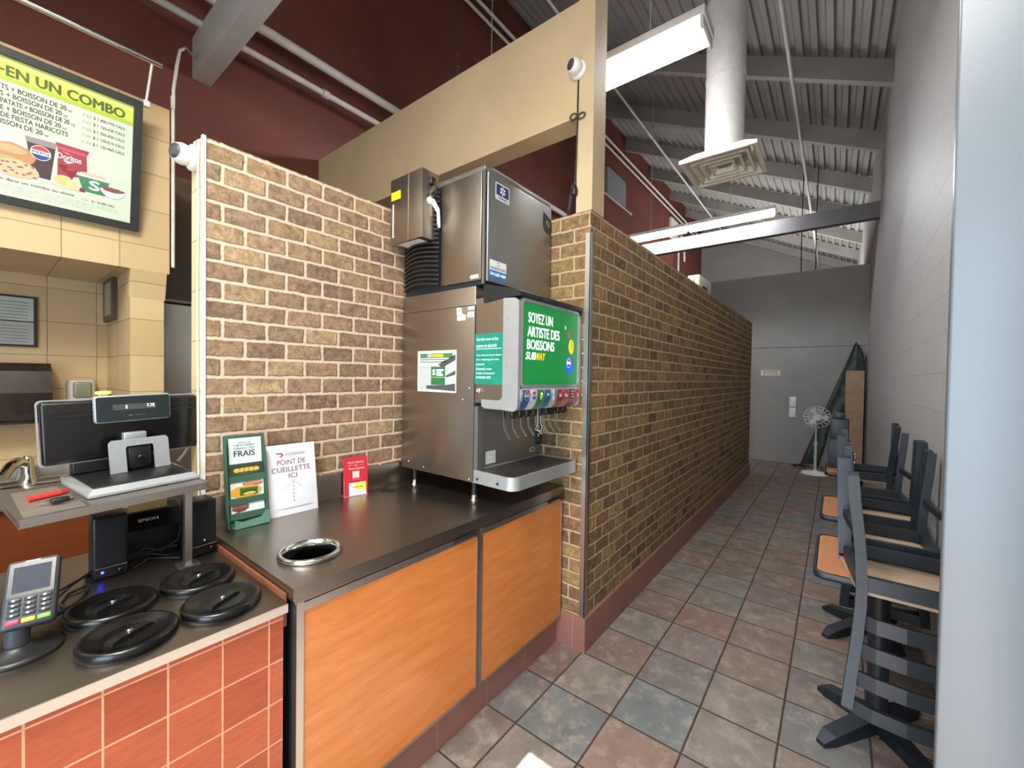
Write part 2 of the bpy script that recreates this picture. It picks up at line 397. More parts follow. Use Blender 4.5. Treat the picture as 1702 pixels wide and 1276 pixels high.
# pipes and conduits running the length of the building
def pipe(name, pts, r, label, m=M_conduit, couplers=()):
    mb = MB().tube(pts, r, 10)
    for c in couplers: mb.tube([Vector(c)-Vector((.03, 0, 0)), Vector(c)+Vector((.03, 0, 0))], r*1.35, 10)
    return tag(mb.build(name, m), label, 'pipe')
pipe('sprinkler_pipe', [(-1.7, 3.9, 4.462), (9.3, 3.9, 4.462)], .042, 'thicker white pipe running high along the dark red wall')
pipe('conduit_pipe', [(-1.7, 3.9, 4.215), (9.3, 3.9, 4.215)], .028, 'thinner white pipe running just below the thick one on the red wall', couplers=[(2.05, 3.9, 4.215)])
pipe('conduit', [(-1.7, 3.95, 6.66), (16.8, 3.95, 6.66)], .025, 'upper conduit under the roof edge beside the red wall')
pipe('conduit', [(-1.7, 3.95, 6.5), (16.8, 3.95, 6.5)], .022, 'lower conduit under the roof edge beside the red wall')
pipe('conduit', [(-1.7, .51, 5.30), (16.8, .51, 5.30)], .022, 'thin conduit under the roof right of the round duct')
pipe('conduit', [(-1.7, 3.1, 6.52), (16.8, 3.1, 6.52)], .022, 'thin conduit under the roof left of the round duct')
mb = MB()
for k in range(64):
    z = 3.7+k*.045
    mb.at(T(2.42, 2.5, z) @ RZ(PI/2*(k % 2))); mb.tube([(.009*math.cos(a), 0, .028*math.sin(a)) for a in [2*PI*i/8 for i in range(8)]], .003, 5, True)
tag(mb.build('hanging_chain', M_dkmetal), 'thin chain hanging in front of the red wall behind the beige beam', 'chain')

# ------------------------------------------------------------------ kitchen behind the counter
struct('wall_kitchen_back', MB().box(-1.7, .66, 3.7, 4.12, 0, 2.102), M_cream)
struct('wall_kitchen_side', MB().box(.51, .655, 3.04, 3.7, 0, 2.102), M_cream)
struct('wall_menu', MB().box(-1.7, .672, 3.0, 4.12, 2.102, 3.024), M_cream)
struct('trim_5', MB().at(PL((.505, 0, 0), (0, 1, 0), (0, 0, 1))).prism([(3.0, 2.102), (3.04, 1.952), (3.05, 1.952), (3.05, 2.102)], 0, .155), M_cream)
struct('wall_kitchen_dark', MB().box(.66, 2.1, 4.0, 4.12, 0, 3.04), plain('dull_brown_paint', '#6e5a46', .7))
t = thing('reach_in_cooler', 'tall stainless cooler in the dark gap behind the brick wall end', 'refrigerator', (1.1, 3.75, 0))
MB().box(.69, 1.5, 3.52, 3.98, .1, 2.3, .004).build('body', plain('cooler_brown', '#3b2c24', .4), t, True)
MB().box(.745, 1.46, 3.49, 3.519, .16, 2.0, .006).build('door', M_steel_d, t, True)
MB().box(.75, 1.46, 3.495, 3.519, 2.012, 2.03).build('top_rail', M_steel_d, t, True)
for sx in (.72, 1.46):
    MB().box(sx-.02, sx+.02, 3.6, 3.9, 0, .1).build('leg', M_dkmetal, t, True)
# back counter with sink
t = thing('back_counter', 'steel back counter with a rust coloured front under the tiled wall', 'counter', (-.2, 3.4, 0))
MB().box(-1.4, .5, 3.2, 3.69, 0, .86).build('cabinet_body', M_rust, t, True)
MB().box(-1.4, .5, 3.17, 3.69, .86, .9).box(-1.4, .505, 3.66, 3.695, .9, .99).build('worktop', M_steel, t, True)
t = thing('sink', 'shallow steel sink behind the register stand', 'sink', (.18, 3.42, .9))
mb = MB().loft([[(x, y, z) for x, y in rr(x0, x1, y0, y1, .04)] for x0, x1, y0, y1, z in ((-.05, .44, 3.22, 3.6, .902), (-.05, .44, 3.22, 3.6, .93), (-.02, .41, 3.25, 3.57, .93), (0, .39, 3.27, 3.55, .905))], True, False)
mb.build('rim', M_steel, t, True)
t2 = thing('faucet', 'chrome domed faucet peeking out left of the monitor', 'faucet', (.16, 3.6, .93))
mb = MB().lathe([(.05, 0), (.05, .02), (.035, .05), (.03, .1), (.028, .14), (.015, .16)], (.17, 3.6, .9)); mb.build('body', M_chrome, t2, True)
MB().tube([(.16, 3.6, 1.02), (.13, 3.55, 1.035), (.1, 3.5, 1.02), (.075, 3.44, .975)], [.03, .03, .026, .024], 12).build('spout', M_chrome, t2, True)
# dispensers, frames, tin on the tiled wall
t = thing('paper_towel_dispenser', 'wide glossy dark towel dispenser on the tiled wall left of the soap', 'dispenser', (0, 3.65, 1.4))
mb = MB().at(PL((-.6, 0, 0), (0, 1, 0), (0, 0, 1))).prism([(3.7, 1.259), (3.52, 1.259), (3.5, 1.3), (3.5, 1.42), (3.53, 1.54), (3.6, 1.585), (3.7, 1.585)], 0, .86)
mb.build('cover', plain('dark_brown_gloss', '#2a1f19', .22, 0, .2), t, True)
MB().box(-.58, .24, 3.51, 3.6, 1.25, 1.262).build('slot', M_black, t, True)
t = thing('soap_dispenser', 'grey soap dispenser on the tiled wall left of the yellow tin', 'dispenser', (.385, 3.66, 1.42))
MB().box(.325, .45, 3.58, 3.7, 1.3, 1.5, .03, 3).build('shell', plain('pale_grey_plastic', '#b3a893', .35), t, True)
MB().box(.345, .43, 3.572, 3.6, 1.38, 1.48, .015).build('window', plain('smoky_window', '#7c7a66', .15), t, True)
MB().box(.35, .425, 3.585, 3.64, 1.27, 1.3, .008).build('push_bar', M_grey, t, True)
t = thing('certificate_frame', 'black framed certificate with pale pages on the tiled wall', 'picture frame', (.05, 3.68, 1.82))
F = PL((-.3, 3.7, 1.68), (1, 0, 0), (0, 0, 1))
mb = MB(F).box(0, .515, 0, .29, 0, .018); mb.build('frame', M_black, t, True)
mb = MB(F).mat(plain('grey_page', '#b3bab0', .5)).rect(.012, .5, .147, .278, .0186).mat(plain('pale_page', '#a9a7a3', .5)).rect(.012, .5, .012, .14, .0186)
mb.mat(plain('green_page_line', '#5f7a66', .5))
for k in range(6): mb.rect(.03, .48, .16+k*.018, .164+k*.018, .0192)
mb.mat(plain('grey_page_line', '#77767a', .5))
for k in range(6): mb.rect(.03, .48, .025+k*.018, .029+k*.018, .0192)
mb.build('pages', None, t, True)
t = thing('small_frame', 'narrow dark wooden frame on the side wall near the cooler', 'picture frame', (.5, 3.56, 2.0))
F = PL((.51, 3.665, 1.855), (0, -1, 0), (0, 0, 1))
MB(F).box(0, .3, 0, .26, 0, .022).build('frame', plain('dark_wood_frame', '#4a3526', .4), t, True)
MB(F).rect(.05, .25, .03, .23, .0226).build('picture', plain('faded_print', '#a59a80', .4), t, True)

# ------------------------------------------------------------------ menu board with its picture light
TOP = Vector((.5327, 2.864, 2.942)); BOT = Vector((.5327, 2.97, 2.297)); MH = (TOP-BOT).length; MW = .52+.5327
t = thing('menu_board', 'tilted black-framed combo menu board on the tiled wall', 'menu board', (.1, 2.95, 2.3))
F = PL((BOT.x-MW, BOT.y, BOT.z), (1, 0, 0), TOP-BOT)
mb = MB(F); fr = .034
mb.box(0, MW, 0, fr, -.03, .006).box(0, MW, MH-fr, MH, -.03, .006).box(0, fr, fr, MH-fr, -.03, .006).box(MW-fr, MW, fr, MH-fr, -.03, .006)
mb.build('frame', plain('black_frame', '#23241f', .5), t, True)
tp = NT('menu_print_paper'); tp.set(Base_Color=lin('#c9d2bc'), Roughness=.35)
MB(F).box(fr, MW-fr, fr, MH-fr, -.028, -.012).build('poster', tp.m, t, True)
def menu_u(X): return X-(BOT.x-MW)
P_ = lambda n, h, r=.45: plain(n, h, r, 0, .02)
ink = P_('print_dark_green', '#414d34'); ink2 = P_('print_grey', '#97a08e')
mb = MB(F); a, b = fr, MW-fr
mb.mat(P_('print_lime', '#c2d052')).rect(a, b, .521, MH-fr, -.0115)
mb.mat(P_('print_lime_dark', '#a9bb3e')).rect(a, b, .521, .54, -.0112).mat(P_('print_lime_pale', '#d6df7a')).rect(a, b, .592, MH-fr, -.0112)
mb.mat(P_('print_olive', '#4d5c1e')).rect(.583, .597, .559, .567, -.0108)
mb.text('EN UN COMBO', .603, .986, .543, .585, -.0108, .045)
rows = [('TS + BOISSON DE 20', .783, '1 400-770 CALS', '7.99'), ('S + BOISSON DE 20', .768, '1 120-630 CALS', '7.99'), ('PATATE + BOISSON DE 20', .793, '1 350-430 CALS', '7.99'), ('E + BOISSON DE 20', .766, '1 150-510 CALS', '7.09'), ('DE FIESTA HARICOTS', .789, '1 130-460 CALS', '6.39'), ('ISSON DE 20', .709, None, None)]
for k, (s_, x1, cal, pr_) in enumerate(rows):
    v = .484-k*.0288
    mb.mat(ink).text(s_, .586, x1, v, v+.0205, -.0108, .02)
    if s_.endswith('20'): mb.text('oz', x1+.005, x1+.019, v, v+.008, -.0108)
    if cal:
        v2 = .486-k*.0305
        mb.mat(ink).text('$ '+cal, .874, .988, v2, v2+.0155, -.0108, .008)
        mb.mat(ink2).text(pr_, .835, .866, v2+.001, v2+.0125, -.0108)
def blob(mb, cu, cv, ru, rv, n, jit=.08, seg=22, sd=1):
    R = random.Random(sd); mb.poly([(cu+ru*(1+R.uniform(-jit, jit))*math.cos(2*PI*i/seg), cv+rv*(1+R.uniform(-jit, jit))*math.sin(2*PI*i/seg)) for i in range(seg)], n)
mb.mat(P_('print_cola', '#453634')).poly([(.678, .15), (.735, .15), (.751, .305), (.66, .305)], -.0110)
mb.mat(P_('print_ice', '#8f8580')).poly([(.66, .295), (.751, .295), (.753, .322), (.656, .318)], -.0108)
def globe(mb, cu, cv, r, n, rv=None, word=None):
    rv = rv or r
    mb.mat(P_('print_white', '#e4e2dc')).disc(cu, cv, r*1.08, rv*1.08, n)
    mb.mat(P_('print_cola_red', '#b8404c')).disc(cu, cv, r, rv, n+.0002, math.radians(18), math.radians(162))
    mb.mat(P_('print_cola_blue', '#2b4a86')).disc(cu, cv, r, rv, n+.0002, math.radians(198), math.radians(342))
    if word: mb.mat(P_('print_navy', '#26355e')).text(word, cu-r*.82, cu+r*.82, cv-rv*.2, cv+rv*.2, n+.0004, .02)
globe(mb, .704, .26, .03, -.0105, None, 'PEPSI')
mb.mat(P_('print_bag_red', '#9c3a44')).poly([(.757, .175), (.85, .205), (.856, .24), (.853, .30), (.862, .33), (.75, .33), (.757, .30)], -.0109)
mb.mat(P_('print_bag_pale', '#b8545c')).poly([(.757, .302), (.853, .302), (.858, .315), (.754, .315)], -.0107)
mb.mat(P_('print_bag_dark', '#7c2631'))
for q in ((.775, .235, .03), (.80, .215, .035), (.828, .228, .028)): mb.poly([(q[0]-q[2]*.6, q[1]), (q[0]+q[2]*.6, q[1]+.004), (q[0]+.004, q[1]-q[2]*1.1)], -.0107)
mb.mat(P_('print_white', '#e4e2dc')).text('Doritos', .757, .835, .262, .288, -.0105, .02).poly([(.775, .259), (.812, .259), (.79, .246)], -.0105).poly([(.77, .297), (.8, .292), (.79, .291)], -.0105)
mb.mat(P_('print_crust', '#b9855a')); blob(mb, .62, .225, .068, .045, -.0106, .04, 28, 2)
mb.mat(P_('print_crust_light', '#cf9f74')); blob(mb, .612, .243, .05, .018, -.0105, .06, 24, 12)
mb.mat(P_('print_lettuce', '#a9a878')); blob(mb, .60, .192, .06, .018, -.0104, .15, 26, 3)
mb.mat(P_('print_bread', '#d3b08c')); blob(mb, .632, .163, .068, .038, -.0103, .05, 28, 4)
mb.mat(P_('print_ham', '#8e5a4a'))
for k in range(16): blob(mb, .585+.0068*k, .165+.024*math.sin(k*2.4), .0065, .004, -.0101, .25, 8, k)
mb.mat(P_('print_cookie', '#d9bb78')); blob(mb, .778, .165, .032, .024, -.0104, .05, 22, 9)
mb.mat(P_('print_cookie_light', '#e3cc92')).rect(.785, .83, .135, .147, -.0102).rect(.785, .828, .149, .16, -.0102).rect(.787, .826, .162, .172, -.0102)
mb.mat(P_('print_brown', '#6b4440')).poly([(.83, .133), (.85, .133), (.852, .15), (.833, .152)], -.0102)
mb.mat(P_('print_cup_green', '#3b7d50')).poly([(.843, .14), (.922, .14), (.936, .21), (.824, .21)], -.0106)
mb.mat(P_('print_white', '#e4e2dc')).poly([(.82, .208), (.94, .208), (.938, .222), (.822, .222)], -.0103)
mb.mat(P_('print_soup', '#c9b89a')); blob(mb, .88, .224, .05, .008, -.0102, .1, 20, 14)
mb.mat(P_('print_white', '#e4e2dc')).text('S', .866, .90, .155, .198, -.0102, .06)
mb.mat(P_('print_bowl', '#d3d8d0')).disc(.95, .178, .046, .04, -.0100, PI, 2*PI).mat(P_('print_beans', '#7d5148')); blob(mb, .95, .179, .044, .011, -.0098, .15, 24, 5)
mb.mat(P_('print_shadow_grey', '#b9c4b2')).poly([(.70, .135), (.83, .128), (.83, .132), (.72, .14)], -.0110)
mb.mat(ink).text('Ajoutez un bouillon dans un combo au choix', .42, .815, .098, .114, -.0108, .01)
mb.text('$ 1 10-200 CALS', .874, .957, .093, .106, -.0108, .008).mat(ink2).text('0.60', .838, .862, .095, .105, -.0108)
mb.mat(ink2)
for k in range(4): mb.text('Les renseignements nutritionnels varient selon les choix de pain et de garniture', .43, .972-.1*(k > 1), .081-k*.0095, .087-k*.0095, -.0108)
mb.build('printing', None, t, True)
t = thing('picture_light', 'long chrome tube light on short arms above the menu board', 'light', (.1, 2.75, 3.1))
MB().tube([(-.5, 2.74, 3.104), (.584, 2.74, 3.104)], .014, 14).build('tube', M_chrome, t, True)
for x in (.545, -.4):
    MB().tube([(x, 2.745, 3.092), (x, 2.86, 2.955), (x, 2.862, 2.93)], .006, 8).box(x-.012, x+.012, 2.853, 2.873, 2.925, 2.955).build('arm', M_conduit, t, True)

# ------------------------------------------------------------------ security cameras and their cables
def security_camera(label, center, wall_n, aim):
    t = thing('security_camera', label, 'camera', center)
    c = Vector(center); n = Vector(wall_n).normalized(); F = PL(c, n.cross(Vector((0, 0, 1))), (0, 0, 1))   # n outwards
    F = PL(c, Vector((0, 0, 1)).cross(n), (0, 0, 1))
    MB(F).lathe([(.05, 0), (.052, .008), (.05, .02), (.042, .026)]).build('base', M_white, t, True)
    a = Vector(aim).normalized(); cc = c+n*.04
    G = PL(cc, Vector((0, 0, 1)).cross(a), (0, 0, 1))
    MB(G).lathe([(1e-4, -.04), (.02, -.036), (.034, -.02), (.041, 0), (.041, .016), (.034, .032), (.03, .036)]).build('dome', M_white, t, True)
    MB(G).lathe([(.029, .034), (.029, .038), (.012, .04), (1e-4, .041)]).build('lens', M_char, t, True)
    return t
security_camera('white dome camera high on the beige post', (2.1, 1.185, 3.285), (-1, 0, 0), (-1, .35, -.45))
t = security_camera('white dome camera on the tiled end of the brick wall', (.552, 2.085, 2.42), (-1, 0, 0), (-.8, -.35, -.75))
MB().tube([(.545, 2.06, 2.43), (.535, 2.04, 2.465), (.545, 2.02, 2.475), (.546, 2.035, 2.4), (.546, 2.03, 2.2), (.547, 2.045, 1.95), (.547, 2.04, 1.6), (.547, 2.03, 1.2), (.546, 2.015, .95)], .004, 6).build('cable', M_white, t, True)
t = thing('camera_cable', 'black camera cable with a knot hanging down the beige post', 'cable', (2.09, 1.19, 2.6))
MB().tube([(2.094, 1.186, 3.23), (2.093, 1.187, 3.1), (2.092, 1.186, 3.0), (2.092, 1.19, 2.8), (2.092, 1.197, 2.66), (2.09, 1.2, 2.62)], .0045, 6).build('cord', M_black, t, True)
mb = MB()
for s_ in (-1, 1): mb.tube([(2.09, 1.186+s_*(.004+.022*(1-math.cos(a))), 3.03+.016*math.sin(a)+.006*s_) for a in [2*PI*i/12 for i in range(12)]], .004, 6, True)
mb.tube([(2.09, 1.186, 3.03), (2.09, 1.21, 3.015), (2.09, 1.225, 3.01)], .004, 6)
mb.build('knot', plain('brown_cord', '#3a2a22', .6), t, True)
mb = MB()
for k in range(4): mb.tube([(2.088, 1.2-.004*k, 2.66), (2.083, 1.205+.004*k, 2.6), (2.085, 1.215+.005*k, 2.55-.01*k), (2.09, 1.225+.005*k, 2.51), (2.11, 1.235+.004*k, 2.49)], .004, 6)
mb.build('cable_bundle', M_dkmetal, t, True)
MB().lathe([(.018, 0), (.02, .03), (.012, .055)], (2.085, 1.195, 2.585), 12).build('connector', M_black, t, True)
t = thing('wall_cable', 'pale cable looping from the grey roof beam down the tiled wall edge', 'cable', (.7, 3.0, 3.0))
MB().tube([(1.05, 4.0, 4.0), (.97, 3.9, 3.98), (.86, 3.6, 3.75), (.75, 3.2, 3.4), (.69, 3.0, 3.15), (.684, 2.985, 3.0), (.684, 2.985, 2.4), (.684, 2.985, 2.14)], .009, 8).build('cord', M_conduit, t, True)
MB().box(.674, .69, 2.975, 2.995, 3.03, 3.1).build('clip', M_conduit, t, True)

# ------------------------------------------------------------------ fluorescent lights, duct, rod and panel in the corridor ceiling
M_lamp = emit('lit_tube_cover', '#f4f7ff', 60)
lamp0 = thing('ceiling_light', 'broad fluorescent light closest to the beige post', 'ceiling light', (3.15, 1.97, 4.0), 0, None)
MB().box(-.14, .14, -1.22, 1.22, .02, .08, .004).build('housing', M_white, lamp0)
mb = MB().loft([[(x, y, z) for x, z in ((-.13, .02), (.13, .02), (.12, -.03), (.09, -.05), (-.09, -.05), (-.12, -.03))] for y in (-1.2, 1.2)], True, True, False)
mb.build('diffuser', M_lamp, lamp0)
for s_ in (-1, 1): MB().box(-.135, .135, s_*1.2-.012, s_*1.2+.012, -.05, .03, .004).build('end_cap', M_white, lamp0)
for s_ in (-.8, .8): MB().tube([(0, s_, .08), (0, s_, 1.3+SL*(1.97+s_)-.05-0)], .004, 6).build('hanger', M_conduit, lamp0)
strip0 = thing('strip_light', 'right half of the narrow double strip light further down the corridor', 'ceiling light', (7.22, 1.36, 4.05), 0, None)
MB().box(-.05, .05, -.605, .605, .02, .07).build('housing', M_white, strip0)
MB().tube([(0, -.59, -.03), (0, .59, -.03)], .048, 14).build('tube', M_lamp, strip0)
for s_ in (-1, 1): MB().box(-.03, .03, s_*.6-.008, s_*.6+.008, -.05, .03).build('end_cap', M_white, strip0)
strip1 = dup(strip0, T(7.22, 2.6, 4.05), 'left half of the narrow double strip light further down the corridor')
for o_, y_ in ((strip0, 1.36), (strip1, 2.6)): MB().tube([(0, 0, .07), (0, 0, ROOF0+SL*y_-4.05)], .004, 6).build('hanger', M_conduit, o_)
t = thing('air_diffuser', 'square white ceiling diffuser hanging under the round duct', 'vent', (4.24, .86, 3.5))
mb = MB()
for k in range(4):
    a_, b_ = .3-.065*k, .27-.065*k
    mb.loft([[(x*q, y*q, z) for x, y in ((-1, -1), (1, -1), (1, 1), (-1, 1))] for q, z in ((a_, 0), (a_, .006), (b_+.006, .05), (b_-.012, .05), (a_-.02, 0), (a_, 0))], True, False, False)
mb.build('cones', M_offwhite, t)
MB().loft([[(x*q, y*q, z) for x, y in ((-1, -1), (1, -1), (1, 1), (-1, 1))] for q, z in ((.3, 0), (.31, 0), (.31, .03), (.2, .11), (.17, .11))], True, False, False).build('collar', M_offwhite, t)
MB().box(-.05, .05, -.05, .05, .03, .05).build('core', M_grey, t)
mb = MB().tube([(4.24, .86, 3.609), (4.24, .86, 5.64)], .165, 28)
for z in (4.3, 5.0): mb.tube([(4.24, .86, z), (4.24, .86, z+.03)], .17, 28)
tag(mb.build('round_duct', plain('duct_pale', '#cdc9c1', .5, 0, .03)), 'round pale duct coming down from the roof above the diffuser', 'duct')
tag(MB().box(8.5, 9.5, 4.04, 4.115, 5.6, 6.2).build('wall_panel', plain('pale_panel', '#8d8f90', .5)), 'grey panel high on the red wall right of the beige post', 'panel')
t = thing('wall_rod', 'thin pale rod with a ball end on the red wall under the grey panel', 'rod', (8.8, 3.95, 5.48))
MB().tube([(7.6, 3.95, 5.48), (9.6, 3.95, 5.48)], .014, 8).build('bar', M_conduit, t, True)
MB().sphere((9.6, 3.95, 5.48), .035).build('ball', M_conduit, t, True)
MB().tube([(8.0, 3.95, 5.48), (8.0, 4.13, 5.48)], .01, 6).build('bracket', M_conduit, t, True)
tag(MB().box(13.0, 13.7, 4.05, 4.115, 5.9, 6.5).build('wall_panel', M_white), 'white panel on the sunlit red wall far behind the grey end wall', 'panel')
tag(MB().tube([(13.6, 4.0, 4.5), (13.6, 4.0, 5.9), (13.75, 4.0, 6.1), (14.0, 4.0, 6.15), (14.2, 4.0, 6.0), (14.25, 4.0, 5.4)], .03, 8).build('bent_pipe', M_white), 'bent white pipe on the far red wall above the end wall', 'pipe')
for k, (x, lab) in enumerate(((.55, 'left'), (.33, 'right'))):
    tag(MB().tube([(9.45, x, 3.58), (9.46, x+.01, 4.4), (9.5, x, roofz(x)+.01)], .008, 6).build('hanging_wire', M_dkmetal), lab+' thin dark wire rising from the top of the end wall', 'wire')
t = thing('wall_speaker', 'small white box with a round knob on top of the corridor brick wall', 'box', (4.75, 1.15, 2.486))
MB().box(4.5, 5.0, 1.11, 1.23, 2.487, 2.62, .012).build('case', M_offwhite, t, True)
MB(PL((4.5, 1.18, 2.56), (0, -1, 0), (0, 0, 1))).lathe([(.022, 0), (.022, .012), (.01, .018), (1e-4, .019)]).build('knob', M_white, t, True)
MB().box(4.62, 4.78, 1.1, 1.12, 2.487, 2.52).build('bracket', M_black, t, True)

# ------------------------------------------------------------------ drink counter: worktop on two cabinets
t = thing('steel_worktop', 'long dark stainless worktop with backsplash along the brick wall', 'worktop', (1.3, 1.6, .88))
HX, HY, HR = .713, 1.44, .088
mb = MB().mat(M_steel_h)
seg = 32; outer = []
x0, x1, y0, y1 = .562, 2.098, 1.233, 1.985
ang = [2*PI*i/seg for i in range(seg)]
def ray_rect(a):
    dx, dy = math.cos(a), math.sin(a); ts = []
    if dx > 1e-9: ts.append((x1-HX)/dx)
    if dx < -1e-9: ts.append((x0-HX)/dx)
    if dy > 1e-9: ts.append((y1-HY)/dy)
    if dy < -1e-9: ts.append((y0-HY)/dy)
    q = min(ts); return (HX+q*dx, HY+q*dy)
ang += [math.atan2(cy-HY, cx-HX) % (2*PI) for cx in (x0, x1) for cy in (y0, y1)]; ang.sort()
inn = [(HX+HR*math.cos(a), HY+HR*math.sin(a)) for a in ang]; out = [ray_rect(a) for a in ang]
mb.loft([[(a, b, .92) for a, b in inn], [(a, b, .92) for a, b in out], [(a, b, .882) for a, b in out], [(a, b, .882) for a, b in inn], [(a, b, .92) for a, b in inn]], True, False, False)
mb.build('top', None, t, True)
MB().box(.566, 2.098, 1.985, 1.998, .882, 1.045, .002).build('backsplash', M_steel_h, t, True)
MB().box(.566, 2.098, 1.2325, 1.236, .872, .882).build('front_lip', M_steel_h, t, True)
MB().loft([[(HX+r*math.cos(2*PI*i/32), HY+r*math.sin(2*PI*i/32), z) for i in range(32)] for r, z in ((.098, .9203), (.104, .926), (.102, .934), (.095, .938), (.088, .934), (.084, .924), (.084, .80), (.087, .80), (.087, .9203))], True, False).build('ring', M_chrome, thing('waste_chute', 'round chrome waste chute opening sunk in the steel worktop', 'waste chute', (HX, HY, .92)), True)
mb = MB().lathe([(.035, .9205), (.035, .9225), (.028, .9235), (1e-4, .9235)], (1.36, 1.9, 0)); mb.build('cord_grommet', M_black, t, True)
def cabinet(label, xa, xb):
    t = thing('counter_cabinet', label, 'cabinet', ((xa+xb)/2, 1.5, 0))
    MB().box(xa, xb, 1.277, 1.98, 0, .60).box(xa, xb, 1.262, 1.277, .153, .60).box(xa, xa+.015, 1.262, 1.98, .6, .88).box(xb-.015, xb, 1.262, 1.98, .6, .88).box(xa+.015, xb-.015, 1.262, 1.277, .6, .872).build('carcass', M_dkmetal, t, True)
    MB().box(xa+.022, xb-.012, 1.2365, 1.262, .165, .842).build('door', M_wood, t, True)
    mb = MB().box(xa, xa+.022, 1.2335, 1.262, .155, .872).box(xb-.012, xb-.001, 1.2335, 1.262, .155, .872).box(xa+.022, xb-.012, 1.2335, 1.262, .842, .868).box(xa+.022, xb-.012, 1.2345, 1.262, .155, .165)
    mb.build('steel_frame', M_steel, t, True)
    MB().tube([(xb-.16, 1.232, .858), (xb-.1, 1.222, .866), (xb-.03, 1.222, .862), (xb-.02, 1.234, .845)], .006, 8).build('latch', M_dkmetal, t, True)
cabinet('left orange-wood counter cabinet with steel edges under the waste chute', .572, 1.366)
cabinet('right orange-wood counter cabinet under the drink dispenser', 1.368, 2.084)

# ------------------------------------------------------------------ drink dispenser
t = thing('drink_dispenser', 'stainless soda fountain with lit green sign on the worktop', 'drink dispenser', (1.8, 1.7, .92))
XL, XR = 1.505, 2.088
mb = MB().box(XL, XR, 1.405, 1.975, 1.02, 1.995, .003).box(XL+.002, XR, 1.225, 1.405, 1.42, 1.93)
mb.build('body', M_steel_w, t, True)
MB().box(XL-.001, XL+.0005, 1.406, 1.974, 1.899, 1.902).box(XL-.0012, XL+.0005, 1.404, 1.4075, 1.03, 1.9).build('panel_seam', M_dkmetal, t, True)
# silver side cheeks: L-shaped plates with rounded corner
def cheek(x, th):
    pts = [(1.225, 1.915), (1.225, 1.46)]
    pts += [(1.245-.02*math.cos(a), 1.46-.02*math.sin(a)) for a in (.4, .8, 1.2)]
    pts += [(1.25, 1.437), (1.355, 1.437), (1.355, 1.402), (1.17, 1.39)]
    pts += [(1.165-.03*math.sin(a), 1.42-.03*math.cos(a)) for a in (.2, .5, .9, 1.3)]
    pts += [(1.134, 1.46), (1.134, 1.87)]
    pts += [(1.164-.03*math.cos(a), 1.88+.03*math.sin(a)) for a in (.3, .7, 1.1, 1.5)]
    return MB(PL((x, 0, 0), (0, 1, 0), (0, 0, 1))).prism(pts, 0, th)
for x in (XL-.004, XR-.018):
    o = cheek(x, .02).build('side_cheek', M_silver, t, True)
mb = MB()
for z in (1.82, 1.6): mb.at(PL((XL-.0045, 1.19, z), (0, -1, 0), (0, 0, 1))).lathe([(.006, 0), (.006, .001), (1e-4, .002)], seg=10)
mb.at(PL((XL, 1.44, 1.53), (0, -1, 0), (0, 0, 1)))
mb.build('cheek_screws', M_chrome, t, True)
S = PL((XL+.016, 1.14, 0), (1, 0, 0), (0, 0, 1))
mb = MB(S); sw = XR-XL-.034
outer = rr(0, sw, 1.495, 1.915, .03); inner = rr(.014, sw-.012, 1.512, 1.9, .022)
mb.loft([[(a, b, -.08) for a, b in outer], [(a, b, .004) for a, b in outer], [(a, b, .006) for a, b in inner], [(a, b, -.004) for a, b in inner]], True, False, False)
mb.build('sign_bezel', M_silver, t, True)
M_sign = emit('lit_green_sign', '#109a44', .38, '#0f7a38')
sign = MB(S).prism(rr(.013, sw-.011, 1.511, 1.901, .022), -.06, -.002).build('sign_panel', M_sign, t, True)
E_w = emit('lit_white_print', '#ffffff', .75); E_y = emit('lit_yellow_print', '#f6d21c', .6)
mb = MB(S); n = -.0012
def su(f): return .013+f*(sw-.024)
def sv(f): return 1.9-f*.388
mb.mat(E_w).text('SOYEZ UN', su(.10), su(.50), sv(.24), sv(.115), n, .025)
mb.text('ARTISTE DES', su(.09), su(.63), sv(.41), sv(.285), n, .025)
mb.text('BOISSONS', su(.085), su(.535), sv(.565), sv(.445), n, .025)
mb.text('SUB', su(.065), su(.22), sv(.69), sv(.60), n, .035, .25).mat(E_y).text('WAY', su(.215), su(.38), sv(.69), sv(.60), n, .035, .25)
mb.build('sign_lettering', None, sign, True)
mb = MB(S); mb.mat(E_y); blob(mb, su(.865), sv(.47), .028, .04, n, .03, 20, 5)
mb.mat(emit('lit_lime_print', '#b9c62a', .5)); blob(mb, su(.875), sv(.45), .015, .028, n+.0003, .05, 16, 6)
mb.mat(emit('lit_red_print', '#b4552c', .5)); blob(mb, su(.81), sv(.31), .014, .022, n, .15, 12, 7)
mb.mat(emit('lit_pale_print', '#bfe3a8', .5)); blob(mb, su(.745), sv(.22), .009, .014, n, .4, 10, 8)
mb.mat(emit('lit_blue_print', '#1f5fd0', .6)).disc(su(.835), sv(.735), .042, .05, n)
mb.mat(E_w).disc(su(.82), sv(.70), .021, .025, n+.0004).mat(emit('lit_cola_red', '#d03345', .5)).disc(su(.82), sv(.70), .019, .023, n+.0006, .3, PI-.3).mat(emit('lit_cola_blue', '#173f9c', .5)).disc(su(.82), sv(.70), .019, .023, n+.0006, PI+.3, 2*PI-.3)
mb.build('sign_fruit_print', None, sign, True)
